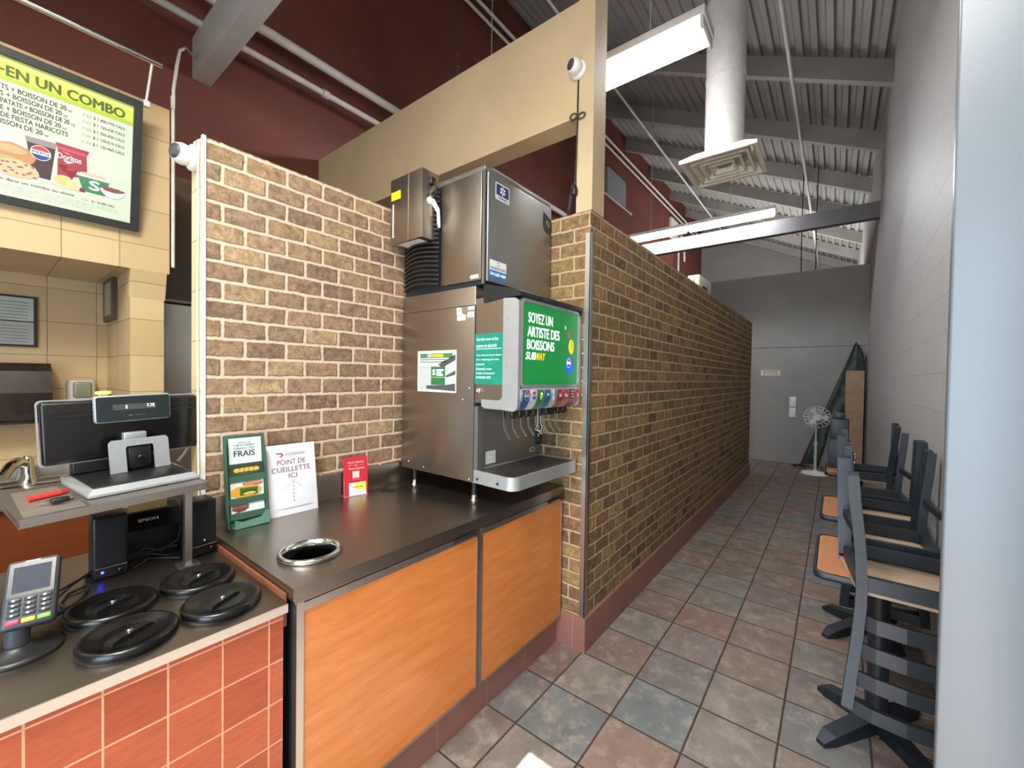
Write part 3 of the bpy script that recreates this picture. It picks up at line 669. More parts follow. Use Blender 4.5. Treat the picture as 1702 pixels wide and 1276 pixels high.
# valve block: curved strip with eight brand decals
V = PL((XL+.016, 0, 0), (0, 1, 0), (0, 0, 1))
pr = [(1.135, 1.495), (1.130, 1.47), (1.135, 1.44), (1.15, 1.41), (1.168, 1.392), (1.36, 1.392), (1.36, 1.44), (1.225, 1.44), (1.225, 1.495)]
MB(V).prism(pr, 0, sw).build('valve_block', plain('pale_grey_valve_block', '#b9bcbb', .35, .2), t, True)
arc = [(1.1342, 1.488), (1.129, 1.47), (1.1337, 1.44), (1.149, 1.4095), (1.166, 1.3925)]
def strip(name, x, w, m_, lift=.001, parts=None):
    mb = MB().mat(m_)
    mb.loft([[(x, y-lift, z), (x+w, y-lift, z)] for y, z in arc], False, False, True)
    return mb
dec = [('#2d5590', 'cola'), ('#c9ced2', 'cola'), ('#2c7a42', 'leaf'), ('#2a628c', 'wave'), ('#9fb5a6', 'pads'), ('#8e2f36', 'fruit'), ('#b04650', 'fruit'), ('#5b2a2a', 'bars'), ('#a83c48', 'fruit')]
for k, (h_, kd) in enumerate(dec):
    xx = XL+.03+k*.0605; w_ = .054
    mb = strip('x', xx, w_, plain('decal_'+h_[1:], h_, .3, 0, .08, 40))
    mb.at(PL((xx+w_/2, 1.1272, 1.462), (1, 0, 0), (0, 0, 1)))
    if kd == 'cola': globe(mb, 0, 0, .017, .0005, .02, 'PEPSI')
    elif kd == 'leaf': mb.mat(P_('decal_lime', '#b6d65a')); blob(mb, 0, -.004, .014, .017, .0008, .3, 12, 11); mb.mat(E_w); blob(mb, .004, .008, .006, .006, .001, .3, 8, 12)
    elif kd == 'wave': mb.mat(P_('decal_sky', '#bcd6e8')).poly([(-.02, -.012), (-.008, 0), (.005, -.006), (.02, .012), (.008, .004), (-.006, .01)], .0008)
    elif kd == 'pads':
        for q in (-.016, .014): mb.mat(P_('decal_pale', '#dfeadf')).rect(-.02, -.002, q-.012, q+.012, .0008).mat(P_('decal_grey_green', '#6d8a78')).rect(.002, .02, q-.012, q+.012, .0008)
    elif kd == 'fruit':
        mb.mat(P_('decal_pink', '#e6b9b0')); blob(mb, -.003, -.004, .015, .013, .0008, .3, 12, 20+k); mb.mat(P_('decal_red', '#c8313c')); blob(mb, .006, .008, .011, .01, .001, .25, 10, 30+k)
    else:
        mb.mat(P_('decal_cream', '#d8c4b0')); [mb.rect(-.018, .018, q-.003, q+.003, .0008) for q in (-.014, 0, .014)]
    mb.build('flavour_decal', None, t, True)
# nozzles and levers
for k in range(9):
    xx = XL+.055+k*.058
    for q in (0, .026):
        MB().lathe([(.012, 1.394), (.012, 1.37), (.009, 1.352), (.007, 1.352)], (xx+q-.012, 1.20+.008*(q > 0), 0), 10).build('nozzle', M_black, t, True)
for k in range(8):
    xx = XL+.05+k*.066
    m_ = MB().ribbon([(xx, 1.255, 1.40), (xx, 1.25, 1.30), (xx, 1.235, 1.275), (xx, 1.215, 1.25)], .014, .0025, (1, 0, 0)); m_.build('lever', M_steel, t, True)
MB().tube([(XL+.255, 1.2, 1.394), (XL+.26, 1.2, 1.31), (XL+.265, 1.22, 1.28), (XL+.285, 1.2, 1.265), (XL+.3, 1.2, 1.29), (XL+.285, 1.2, 1.31), (XL+.275, 1.2, 1.394)], .003, 6).build('ice_lever', M_chrome, t, True)
MB().bar((XL+.33, 1.2, 1.4), (XL+.37, 1.19, 1.36), .022, .016, (0, 1, 0)).build('ice_chute', M_black, t, True)
MB().box(XL+.05, XR-.004, 1.398, 1.405, 1.07, 1.40).box(XL+.006, XL+.05, 1.385, 1.405, 1.07, 1.40).build('splash_panel', M_steel_d, t, True)
B = PL((0, 1.3978, 0), (1, 0, 0), (0, 0, 1))
MB(B).rect(1.585, 1.665, 1.10, 1.165, .0005).build('notice_plate', M_greyplate, t, True)
mb = MB(B).mat(M_black).box(2.03, 2.056, 1.15, 1.275, 0, .012); mb.mat(M_white)
for z in (1.245, 1.195): mb.rect(2.036, 2.05, z, z+.02, .0125)
mb.mat(M_grey)
for z in (1.222, 1.168): mb.rect(2.036, 2.05, z, z+.016, .0125)
mb.build('switch_panel', None, t, True)
mb = MB(B).mat(plain('oval_badge', '#cfd0cc', .3)).disc(2.0, 1.125, .026, .014, .001).mat(M_green).disc(2.0, 1.125, .018, .007, .0014); mb.build('maker_badge', None, t, True)
# drip tray with rounded front corners and slotted grate
def trayring(e, z): return [(a, b, z) for a, b in [(XL+.0-e*0, 1.404)]+[(XL-.012+.05-.05*math.cos(q)-0, 1.14+.05-.05*math.sin(q)) for q in [PI/2*i/8 for i in range(9)]]+[(XR+.012-.05+.05*math.sin(q), 1.14+.05-.05*math.cos(q)) for q in [PI/2*i/8 for i in range(9)]]+[(XR, 1.404)]]
def inset(r, e): 
    cx, cy = (XL+XR)/2, 1.28
    return [(cx+(x-cx)*(1-e/.3), cy+(y-cy)*(1-e/.135), z) for x, y, z in r]
R0 = trayring(0, 1.022); R1 = trayring(0, 1.085)
R2 = inset(R1, .012); R3 = [(x, y, 1.074) for x, y, z in R2]
tray = MB().loft([R0, R1, R2, R3], True, True, False).build('drip_tray', M_silver, t, True)
mb = MB()
for k in range(19):
    xx = XL+.03+k*.029
    mb.box(xx, xx+.014, 1.165, 1.39, 1.077, 1.0825)
mb.box(XL+.01, XR-.01, 1.375, 1.395, 1.0755, 1.081).box(XL+.03, XR-.02, 1.16, 1.17, 1.0755, 1.081).box(XL+.02, XR-.02, 1.26, 1.268, 1.075, 1.0785)
mb.build('grate', plain('dark_grate', '#7a746e', .35, .9), tray, True)
MB().box(XL+.012, XR-.008, 1.155, 1.398, 1.0742, 1.0752).build('tray_well', plain('tray_dark', '#120f0d', .6), tray, True)
mb = MB()
for yy in (1.375, 1.24): mb.at(PL((XL-.011 if yy < 1.3 else XL-.0035, yy, 1.045), (0, -1, 0), (0, 0, 1))).lathe([(.007, -.004), (.007, .002), (1e-4, .003)], seg=10)
mb.build('tray_screws', M_black, tray, True)
for x, y in ((1.545, 1.90), (1.545, 1.435), (2.05, 1.90), (2.05, 1.435)):
    l_ = MB().lathe([(.013, 0), (.013, .082)], (x, y, .938), 12).build('leg', M_dkmetal, t, True)
    MB().lathe([(.02, .9205), (.02, .924), (.0145, .927), (.0145, .948), (.011, .952)], (x, y, 0), 14).build('foot', M_chrome, l_, True)
# stickers on the left side (facing the room)
D = PL((XL-.0006, 2.0, 0), (0, -1, 0), (0, 0, 1))     # u = 2.0 - y
mb = MB(D).mat(P_('poster_cream', '#e6e2c8')).rect(.163, .468, 1.462, 1.683)
mb.mat(P_('poster_grey', '#b9bdb9')).rect(.17, .461, 1.47, 1.60, .0003).mat(P_('poster_pale', '#e2e6e2')).rect(.17, .461, 1.6, 1.676, .0003)
mb.mat(P_('poster_green', '#3f7d4d')).rect(.185, .44, 1.643, 1.668, .0006).mat(E_w).text('CE', .245, .272, 1.648, 1.664, .0009, .02).mat(E_y).text('NOVEMBRE', .276, .37, 1.648, 1.664, .0009, .02)
mb.mat(P_('poster_text', '#4d5a50'))
for z in (1.632, 1.62): mb.rect(.185, .39, z, z+.005, .0006)
mb.mat(P_('poster_dark', '#4a4f4c')).poly([(.33, 1.61), (.461, 1.66), (.461, 1.63), (.36, 1.59)], .0006).poly([(.39, 1.55), (.461, 1.578), (.461, 1.555), (.39, 1.54)], .0006).poly([(.235, 1.495), (.38, 1.5), (.461, 1.51), (.461, 1.47), (.24, 1.478)], .0006)
mb.mat(P_('poster_bag', '#2f6e42')).rect(.275, .385, 1.5, 1.597, .0009).mat(P_('poster_bag_line', '#7fae6a')).rect(.275, .385, 1.538, 1.543, .0011)
mb.mat(E_w).text('S', .287, .308, 1.553, 1.582, .0012, .06)
for z, w_ in ((1.575, .055), (1.562, .04), (1.549, .05)): mb.rect(.318, .318+w_, z, z+.008, .0012)
mb.build('sticker_poster', None, t, True)
mb = MB(D).mat(plain('teal_sticker', '#14806a', .4)).rect(.594, .778, 1.51, 1.756)
mb.mat(P_('teal_print', '#cfe8e0')).text('Gardez-vous et les', .606, .745, 1.722, 1.738, .0005, .012).text('autres en sécurité', .606, .735, 1.69, 1.706, .0005, .012).rect(.606, .765, 1.681, 1.684, .0005)
for s_, q, z in (('Vous devez ici et plus besoin', .765, 1.645), ("d'un remplissage de votre", .75, 1.624), ('boisson?', .66, 1.603), ('Demandez à votre', .705, 1.58), ('Artiste du Sandwich*', .725, 1.559), ('un nouveau verre', .7, 1.538)):
    mb.text(s_, .606, q, z, z+.012, .0005, .004)
mb.build('notice_sticker', None, t, True)
mb = MB(D).mat(P_('label_white', '#d9d4c8')).poly([(.463, 1.897), (.498, 1.895), (.503, 1.865), (.53, 1.855), (.528, 1.83), (.47, 1.83)]).rect(.54, .585, 1.842, 1.868).rect(.545, .587, 1.88, 1.895)
mb.mat(P_('label_text', '#6b655c')).rect(.475, .49, 1.878, 1.882, .0004).rect(.475, .51, 1.852, 1.855, .0004).rect(.547, .575, 1.853, 1.856, .0004).rect(.547, .575, 1.846, 1.849, .0004)
mb.build('torn_labels', None, t, True)
mb = MB()
for yy, z in ((1.44, 1.49), (1.485, 1.43), (1.78, 1.045), (1.91, 1.06), (1.435, 1.035)): mb.at(PL((XL-.0005, yy, z), (0, -1, 0), (0, 0, 1))).lathe([(.005, 0), (.004, .003), (1e-4, .0035)], seg=8)
mb.build('screws', M_chrome, t, True)
MB(PL((XL-.0005, 1.375, 1.48), (0, -1, 0), (0, 0, 1))).lathe([(.014, 0), (.014, .008), (.006, .009), (.006, .004), (1e-4, .004)], seg=14).build('keylock', M_chrome, t, True)
# black soft cover over the dispenser front
mb = MB(PL((XL-.006, 0, 0), (0, 1, 0), (0, 0, 1)))
mb.prism([(1.347, 1.99), (1.335, 1.992), (1.25, 1.972), (1.16, 1.952), (1.128, 1.938), (1.124, 1.92), (1.128, 1.9165), (1.225, 1.917), (1.347, 1.905)], 0, XR-XL+.004, False)
mb.build('top_cover', plain('black_rubber', '#141618', .6, 0, .1), t, True)

# ------------------------------------------------------------------ ice machine on top of the dispenser
t = thing('ice_machine', 'boxy stainless ice maker standing on top of the soda fountain', 'ice machine', (1.8, 1.65, 1.996))
IX0, IX1, IY0, IY1 = 1.508, 2.09, 1.36, 1.96
MB().box(IX0+.004, IX1, IY0+.004, IY1, 1.997, 2.545, .002).build('body', M_dkmetal, t, True)
MB().box(IX0, IX1, IY0-.004, IY1, 2.545, 2.572, .003).build('lid', plain('lid_grey', '#6f6d66', .4, .5), t, True)
MB().box(IX0+.016, IX1-.002, IY0-.012, IY0+.004, 2.014, 2.545, .004).build('front_panel', M_steel_d, t, True)
MB().box(IX0-.006, IX0+.004, IY0+.012, 1.655, 2.02, 2.545, .002).build('side_panel', M_steel_w, t, True)
MB().box(IX0-.004, IX0+.006, IY0-.004, IY0+.006, 2.0, 2.55).build('corner_trim', M_steel, t, True)
MB(PL((IX0-.0066, 1.44, 2.03), (0, -1, 0), (0, 0, 1))).rect(-.0, .055, 0, .018).build('small_label', M_white, t, True)
K = PL((0, IY0-.0125, 0), (1, 0, 0), (0, 0, 1))
mb = MB(K).mat(P_('badge_silver', '#c9ccd2')).poly(rr(1.575, 1.688, 2.43, 2.515, .008)).mat(P_('badge_blue', '#2a2f66')).rect(1.583, 1.68, 2.455, 2.508, .0005)
mb.mat(P_('badge_white', '#dfe2ee'))
for k in range(6):
    a = PI/6+k*PI/3; c_, s_ = math.cos(a), math.sin(a)
    mb.poly([(1.632+.005*-s_, 2.482+.005*c_), (1.632+.022*c_-.005*s_, 2.482+.022*s_+.005*c_), (1.632+.022*c_+.005*s_, 2.482+.022*s_-.005*c_), (1.632+.005*s_, 2.482-.005*c_)], .0008)
mb.mat(P_('badge_text', '#50506a')).rect(1.6, 1.665, 2.441, 2.446, .0006)
mb.build('badge', None, t, True)
mb = MB(K).mat(P_('service_white', '#eef0ee')).rect(1.54, 1.67, 2.035, 2.125).mat(P_('service_blue', '#2a79b8')).rect(1.54, 1.67, 2.035, 2.075, .0004)
mb.mat(P_('service_ink', '#33383c')).text('GLACECO INC', 1.547, 1.663, 2.082, 2.094, .0008, .015).disc(1.605, 2.11, .009, .009, .0005).mat(E_w).disc(1.605, 2.11, .005, .005, .0008).text('514 627-1429', 1.546, 1.664, 2.05, 2.064, .0008, .018)
mb.build('service_sticker', None, t, True)
mb = MB(K).mat(plain('dark_grille_badge', '#2b2f30', .3)).poly([(2.0, 2.42), (2.02, 2.395), (2.086, 2.38), (2.086, 2.475), (2.0, 2.505)]).mat(P_('badge_grey_mark', '#8b9194')).poly([(2.03, 2.45), (2.045, 2.47), (2.05, 2.43)], .0005).poly([(2.055, 2.46), (2.07, 2.43), (2.055, 2.42)], .0005)
mb.build('vent_badge', None, t, True)
# finned condenser panel bulging at the rear part of the side
for k in range(21):
    z = 2.03+k*.024
    MB().tube([(IX0+.004-.045*math.sin(PI*(.12+.88*i/10)) if i < 10 else IX0+.004, 1.66+.31*i/10, z+.012*math.sin(PI*i/10)) for i in range(11)], .0075, 6).build('condenser_fin', plain('black_fin', '#241f1c', .4), t, True)
eb = MB().box(1.4, IX0+.003, 1.69, 1.955, 2.262, 2.615, .003).build('electrical_box', M_steel_w, t, True)
MB().box(1.398, 1.401, 1.80, 1.802, 2.27, 2.61).box(1.399, 1.401, 1.69, 1.694, 2.262, 2.62).build('box_seam', M_steel, eb, True)
mb = MB(PL((1.3995, 1.955, 0), (0, -1, 0), (0, 0, 1))).mat(emit('yellow_label_print', '#d6e02a', .02)).rect(.008, .09, 2.50, 2.545).mat(P_('label_white', '#d9d4c8')).rect(.02, .032, 2.30, 2.48)
mb.build('warning_label', None, eb, True)
MB(PL((1.41, 1.93, 2.2615), (0, -1, 0), (-1, 0, 0))).rect(.02, .2, -.075, -.005).build('rating_label', M_white, eb, True)
mb = MB().tube([(1.45, 1.689, 2.46), (1.45, 1.66, 2.455), (1.47, 1.645, 2.41), (1.48, 1.65, 2.36), (1.495, 1.665, 2.33)], .008, 8).tube([(1.45, 1.689, 2.45), (1.455, 1.67, 2.44), (1.475, 1.655, 2.4), (1.485, 1.66, 2.34)], .006, 8)
mb.build('white_cable', M_white, eb, True)
MB(PL((1.45, 1.69, 2.46), (1, 0, 0), (0, 0, 1))).lathe([(.018, 0), (.018, .012), (.01, .016)], seg=12).build('gland', M_white, eb, True)
mb = MB().tube([(1.46, 1.689, 2.56), (1.46, 1.67, 2.555), (1.47, 1.66, 2.52), (1.44, 1.665, 2.48), (1.46, 1.68, 2.5)], .006, 8).box(1.445, 1.475, 1.67, 1.69, 2.545, 2.58, .004)
mb.build('black_cable', M_black, eb, True)

# ------------------------------------------------------------------ display stands on the worktop
def lean(x0, y0, x1, y1, back):      # sheet frame with its foot line from (x0,y0) to (x1,y1) leaning back
    u = Vector((x1-x0, y1-y0, 0)).normalized(); b = Vector((-u.y, u.x, 0))
    return PL((x0, y0, .9206), u, Vector((0, 0, 1))+b*back)
t = thing('gift_card_stand', 'green gift card display stand nearest the tiled wall end', 'display stand', (.68, 1.92, .9205))
F = lean(.606, 1.905, .756, 1.9, .13); gw, gh = .150, .372
MB(F).box(0, gw, 0, gh, -.004, 0).build('back', M_green, t, True)
mb = MB(F).box(0, .006, 0, gh-.02, 0, .02).box(gw-.006, gw, 0, gh-.05, 0, .02); mb.build('side_rails', M_green, t, True)
mb = MB(F).mat(plain('mint_card', '#d5e6dc', .45, 0, .02)).rect(.018, gw-.012, .255, .36, .002)
mb.mat(P_('card_ink', '#2c3b33')).text("OFFRIR UNE", .05, .098, .338, .344, .0025, .01).text('CARTE-CADEAU', .036, .112, .326, .335, .0025, .02).text("SUBWAY C'EST", .036, .112, .313, .322, .0025, .02).text('FRAIS', .036, .112, .284, .308, .0025, .03)
mb.build('header_card', None, t, True)
def sub(mb, cu, cv, ru, rv, n, bread, fill):
    mb.mat(P_('card_fill_'+fill[1:], fill)); blob(mb, cu, cv, ru*1.03, rv*1.05, n, .12, 22, int(cu*999))
    mb.mat(P_('card_bread_'+bread[1:], bread))
    for k in range(5): blob(mb, cu-ru*.7+k*ru*.35, cv+rv*.25, ru*.25, rv*.6, n+.0004, .1, 12, k)
for k, (v0, bg, sp) in enumerate(((.195, '#3a3f2e', 0), (.105, '#d9dedb', 1), (.045, '#d9e4e0', 2))):
    card = MB(F).mat(plain('card_'+bg[1:], bg, .45, 0, .03)).box(.018, gw-.01, v0, v0+(.055, .095, .06)[k], .004-.0006*k, .006-.0006*k)
    n = .0068-.0006*k
    if sp == 0: sub(card, .078, v0+.03, .05, .014, n, '#d6b45a', '#4a5a2a')
    elif sp == 1:
        sub(card, .1, v0+.065, .035, .014, n, '#c98d78', '#a85f55'); card.mat(P_('card_yellow', '#d9a52a')); blob(card, .075, v0+.035, .058, .024, n+.001, .08, 24, 3)
        card.mat(P_('card_wrap_green', '#3c6a2a')).poly([(.05, v0+.02), (.115, v0+.018), (.118, v0+.048), (.05, v0+.05)], n+.0016).mat(P_('card_wrap_dark', '#23401c')).poly([(.06, v0+.022), (.11, v0+.02), (.11, v0+.038), (.06, v0+.038)], n+.002); card.mat(P_('card_bread_d6b45a', '#d6b45a')); blob(card, .085, v0+.026, .024, .006, n+.0024, .1, 14, 4)
    else: sub(card, .052, v0+.035, .032, .018, n, '#8a6252', '#6a443c'); card.mat(P_('card_line', '#a03a3a')).rect(.03, .05, v0+.012, v0+.015, n)
    card.build('gift_card', None, t, True)
    MB(F).box(.006, gw-.006, v0-.014, v0+.012, .0072, .0096).build('pocket_strip', M_green, t, True)
mb = MB(F).prism([(.022, -.003), (gw, -.001), (gw, .05), (gw-.012, .052), (gw-.03, .03), (.05, .022), (.022, .034)], .028, .031).box(.022, gw, -.002, .001, 0, .03); mb.build('front_lip', plain('green_card_light', '#587f6a', .45), t, True)
MB(F).prism([(.03, .2), (.12, .2), (.11, -.001), (.04, -.001)], -.007, -.0045).build('easel', M_green, t, True)
t = thing('pickup_sign', 'white pickup-point sign with a dashed arrow beside the green stand', 'sign', (.87, 1.94, .9205))
F = lean(.768, 1.905, .972, 1.90, .16); dw, dh = .21, .312
MB(F).box(0, dw, 0, dh, -.004, 0, .0012).build('panel', plain('sign_white', '#e6e6ea', .3, 0, .02), t, True)
mb = MB(F); n = .0008; redm = P_('sign_crimson', '#b03055'); pur = P_('sign_purple', '#8a4a6c')
dx, dz = .036, .268
mb.mat(redm).poly([(dx, dz+.008), (dx+.022, dz+.009), (dx+.032, dz+.004), (dx+.034, dz-.003), (dx+.029, dz-.009), (dx+.02, dz-.011), (dx+.017, dz-.006), (dx+.024, dz-.004), (dx+.027, dz), (dx+.02, dz+.003), (dx+.007, dz+.003)], n)
mb.mat(P_('sign_grey', '#7d5468')).text('DOORDASH', .078, .163, .261, .274, n, .012)
mb.mat(pur).text('POINT DE', .042, .163, .222, .244, n, .018).text('CUEILLETTE', .018, .184, .19, .212, n, .018).text('ICI', .087, .124, .161, .182, n, .018)
mb.mat(P_('sign_dash', '#5b5660'))
for k in range(6): mb.rect(.1035, .1062, .055+k*.016, .064+k*.016, n)
for sgn in (-1, 1):
    for k in range(3):
        a_ = (.105+sgn*(.003+k*.0125), .1465-k*.0115); b_ = (a_[0]+sgn*.0075, a_[1]-.007)
        mb.poly([(a_[0], a_[1]+.001), (b_[0], b_[1]+.001), (b_[0], b_[1]-.0012), (a_[0], a_[1]-.0012)], n)
mb.rect(.035, .19, .03, .0315, n).rect(.06, .18, .026, .0272, n)
mb.build('lettering', None, t, True)
MB(F).prism([(.05, .24), (.16, .24), (.15, 0), (.06, 0)], -.009, -.0045).build('easel', plain('clear_acrylic_grey', '#b9bdc2', .15), t, True)
t = thing('delivery_card', 'small red card holder with a yellow and white tag near the dispenser', 'sign', (1.2, 1.97, .9205))
F = lean(1.142, 1.963, 1.262, 1.935, .07); rw, rh = .123, .2
MB(F).box(0, rw, 0, rh, -.002, 0).build('panel', plain('red_card', '#c62a38', .35, 0, .03), t, True)
mb = MB(F); n = .0006; mb.mat(P_('red_card_print', '#f0c9c4')).text('VOUS LIVRONS', .02, .103, .168, .177, n, .014).text('AVEC', .052, .072, .155, .16, n, .01).rect(.02, .046, .157, .1582, n).rect(.078, .103, .157, .1582, n)
mb.poly([(.022, .145), (.034, .146), (.038, .141), (.034, .136), (.03, .137), (.033, .141)], n).text('DOORDASH', .042, .106, .136, .145, n, .014)
mb.mat(P_('red_card_square', '#d9c9c6')).rect(.045, .08, .092, .127, n).mat(P_('red_card_line', '#e8a9a4')).rect(.042, .088, .084, .0855, n)
mb.mat(P_('tag_white', '#e9ebe2')).rect(.026, .114, .002, .068, n+.0005).mat(P_('tag_yellow', '#dfe35a')).poly([(.06, .03), (.114, .025), (.114, .068), (.052, .065)], n+.0009)
mb.mat(P_('tag_ink', '#59583a')).text('10 $ de rabais', .042, .1, .04, .05, n+.0013, .012).mat(P_('tag_grey', '#b8bdb4')).rect(.045, .1, .017, .02, n+.001)
mb.build('lettering', None, t, True)
MB(F).box(0, rw, -.0005, .003, -.045, .004).box(0, .0025, 0, .1, -.003, .004).build('holder', plain('clear_holder', '#c9848a', .15), t, True)

# ------------------------------------------------------------------ cash counter
t = thing('cash_counter', 'low service counter with orange tiled front and steel top', 'counter', (0, 1.7, 0))
MB().box(-1.0, .545, 1.258, 2.13, 0, .8565).build('tiled_base', M_orange_tile, t, True)
MB().box(-1.0, .5495, 1.2375, 1.2395, .857, .8815).build('front_edge', steel('edge_sheen_steel', '#dcd8d2', .32), t, True)  # paler steel puts the bright floor's reflection into the edge colour
MB().box(-1.0, .55, 1.24, 2.14, .857, .882, .0015).build('steel_top', steel('counter_top_steel', '#8f867d', .34, (1.5, 60, 60)), t, True)
tag(MB().box(.5505, .5595, 1.27, 1.84, .80, .897).build('edge_strip', plain('copper_brown_edge', '#7a4a30', .5)), 'copper brown strip in the gap between the two counters', 'strip')
def lid(label, x, y):
    t = thing('container_lid', label, 'lid', (x, y, .882), 0, 'black lids set into the cash counter')
    MB().lathe([(.095, 0), (.0965, .004), (.0965, .018), (.092, .0235), (.084, .024), (.077, .019), (.058, .0175), (.055, .016)], (0, 0, 0), 36).build('rim', M_blackg, t)
    MB().lathe([(.056, .0165), (.05, .012), (1e-4, .012)], (0, 0, 0), 30, False).build('dish', plain('black_lid_dish', '#1d1a1a', .3), t)
    mb = MB().loft([[(sx*w_, sy, z) for sx, sy in ((-1, -.012), (1, -.012), (1, .012), (-1, .012))] for w_, z in ((.05, .0125), (.045, .022), (.03, .024))], True, True, False)
    mb.build('grip', M_black, t)
    MB().lathe([(.006, .024), (.006, .028), (.003, .029)], (0, 0, 0), 10).build('rivet', M_chrome, t)
    t.rotation_euler.z = .5
lid('round black lid on the cash counter, beside the glowing blue speaker', .228, 1.575)
lid('round black lid on the cash counter, nearest the card terminal and front edge', .228, 1.368)
lid('round black lid on the cash counter, closest to the right speaker', .427, 1.578)
lid('round black lid on the cash counter, nearest the orange cabinet corner', .427, 1.370)
# card terminal on its pole
t = thing('card_terminal', 'grey card payment terminal on a round pole stand', 'card reader', (.054, 1.5, .882))
MB().lathe([(.078, .8825), (.079, .888), (.07, .894), (.03, .898), (.026, .905)], (.054, 1.505, 0), 32).build('base', M_black, t, True)
MB().tube([(.054, 1.505, .895), (.054, 1.505, .945)], .021, 18).build('pole', M_char, t, True)
F = PL((.029, 1.485, .95), (1, -.22, .02), (.12, .55, .8))
F = F @ T(-.004, .0, 0)
hd = MB(F).box(0, .088, 0, .158, -.03, .004, .008).build('housing', M_char, t, True)
mb = MB(F).mat(M_blackg).box(.006, .082, .07, .15, .0035, .005).mat(plain('terminal_screen', '#30323c', .5, 0, .02, 14, 0, .2)).rect(.013, .075, .079, .14, .0055).mat(M_silver).rect(.03, .055, .151, .1525, .0048)
mb.build('screen', None, hd, True)
for r_ in range(4):
    for c_ in range(3):
        mb = MB(F).mat(M_black).box(.01+c_*.025, .03+c_*.025, .058-r_*.011, .066-r_*.011, .003, .0065, .001).mat(M_white).rect(.016+c_*.025, .02+c_*.025, .0605-r_*.011, .0645-r_*.011, .0068)
        mb.build('key', None, hd, True)
for c_, (h_, nm) in enumerate((('#c23048', 'red'), ('#e0a52a', 'yellow'), ('#6aa32e', 'green'))):
    MB(F).box(.009+c_*.025, .031+c_*.025, .009, .019, .003, .0065, .001).build(nm+'_key', plain('key_'+nm, h_, .35), hd, True)
MB().tube([(.054, 1.53, .9), (.02, 1.55, .888), (-.1, 1.56, .887)], .004, 6).build('cable', M_black, t, True)
# cables lying behind the terminal
mb = MB()
for pts in ([(.095, 1.6, .95), (.13, 1.66, .945), (.18, 1.74, .935), (.215, 1.8, .93)], [(.09, 1.62, .93), (.12, 1.67, .915), (.17, 1.76, .92), (.21, 1.8, .925)],
            [(.1, 1.6, .91), (.13, 1.64, .895), (.17, 1.69, .888), (.2, 1.76, .888), (.205, 1.86, .888), (.25, 1.955, .888), (.27, 1.97, .9)],
            [(.1, 1.58, .92), (.125, 1.6, .905), (.15, 1.66, .887), (.14, 1.72, .886), (.16, 1.78, .886), (.2, 1.8, .888)],
            [(.31, 1.87, .888), (.34, 1.9, .91), (.38, 1.905, .9), (.42, 1.88, .888), (.455, 1.9, .889)], [(.315, 1.84, .888), (.36, 1.87, .9), (.41, 1.86, .888), (.44, 1.83, .887)],
            [(.47, 1.95, .95), (.475, 1.92, 1.0), (.465, 1.88, 1.08), (.455, 1.84, 1.13)], [(.32, 1.88, .92), (.36, 1.89, .93), (.4, 1.89, .91), (.45, 1.9, .93), (.47, 1.93, 1.0)]): mb.tube(pts, .0035, 6)
tag(mb.build('cable_tangle', M_black), 'tangle of thin black cables behind the card terminal', 'cables')
def speaker(label, x, y, rz, lit):
    t = thing('desktop_speaker', label, 'speaker', (x, y, .882), rz)
    MB().box(-.042, .042, 0, .09, 0, .2, .008, 3).build('cabinet', M_black, t)
    MB().box(-.037, .037, -.006, .002, .04, .195, .004).build('grille', plain('black_cloth', '#0e0e10', .9, 0, .3, 200), t)
    MB().box(-.038, .038, -.0075, 0, .036, .0395).build('trim_line', M_chrome, t)
    if lit: MB(PL((-.02, -.001, .022), (1, 0, 0), (0, 0, 1))).lathe([(.004, 0), (.004, .002), (1e-4, .003)], seg=10).build('power_light', emit('blue_led', '#2a3cff', 12), t)
    else: MB(PL((0, -.0065, .055), (1, 0, 0), (0, 0, 1))).lathe([(.004, 0), (.004, .002), (1e-4, .003)], seg=10).build('logo_dot', M_chrome, t)
    MB(PL((.022, -.001, .02), (1, 0, 0), (0, 0, 1))).lathe([(.008, 0), (.008, .006), (1e-4, .007)], seg=12).build('knob', M_blackg, t)
speaker('black desktop speaker with a glowing blue light left of the printer', .261, 1.835, .0, True)
speaker('black desktop speaker without a light next to the worktop corner', .505, 1.81, .1, False)
t = thing('receipt_printer', 'black receipt printer under the register shelf', 'printer', (.375, 2.0, .882))
mb = MB(PL((.29, 0, 0), (0, 1, 0), (0, 0, 1))).prism([(1.93, .883), (2.12, .883), (2.12, 1.02), (2.05, 1.045), (1.985, 1.035), (1.93, .985)], 0, .185)
mb.build('body', M_blackg, t, True)
MB(PL((.35, 1.952, 1.008), (1, 0, 0), (0, .055, .05))).text('EPSON', 0, .055, 0, .012, .002, .02).build('lettering', P_('print_white', '#eceae4'), t, True)
MB().box(.31, .455, 1.927, 1.93, .9, .905).build('tear_bar', M_char, t, True)
MB().box(.33, .44, 2.0, 2.005, 1.03, 1.085).build('paper_strip', plain('yellowed_paper', '#c9b27a', .6), t, True)

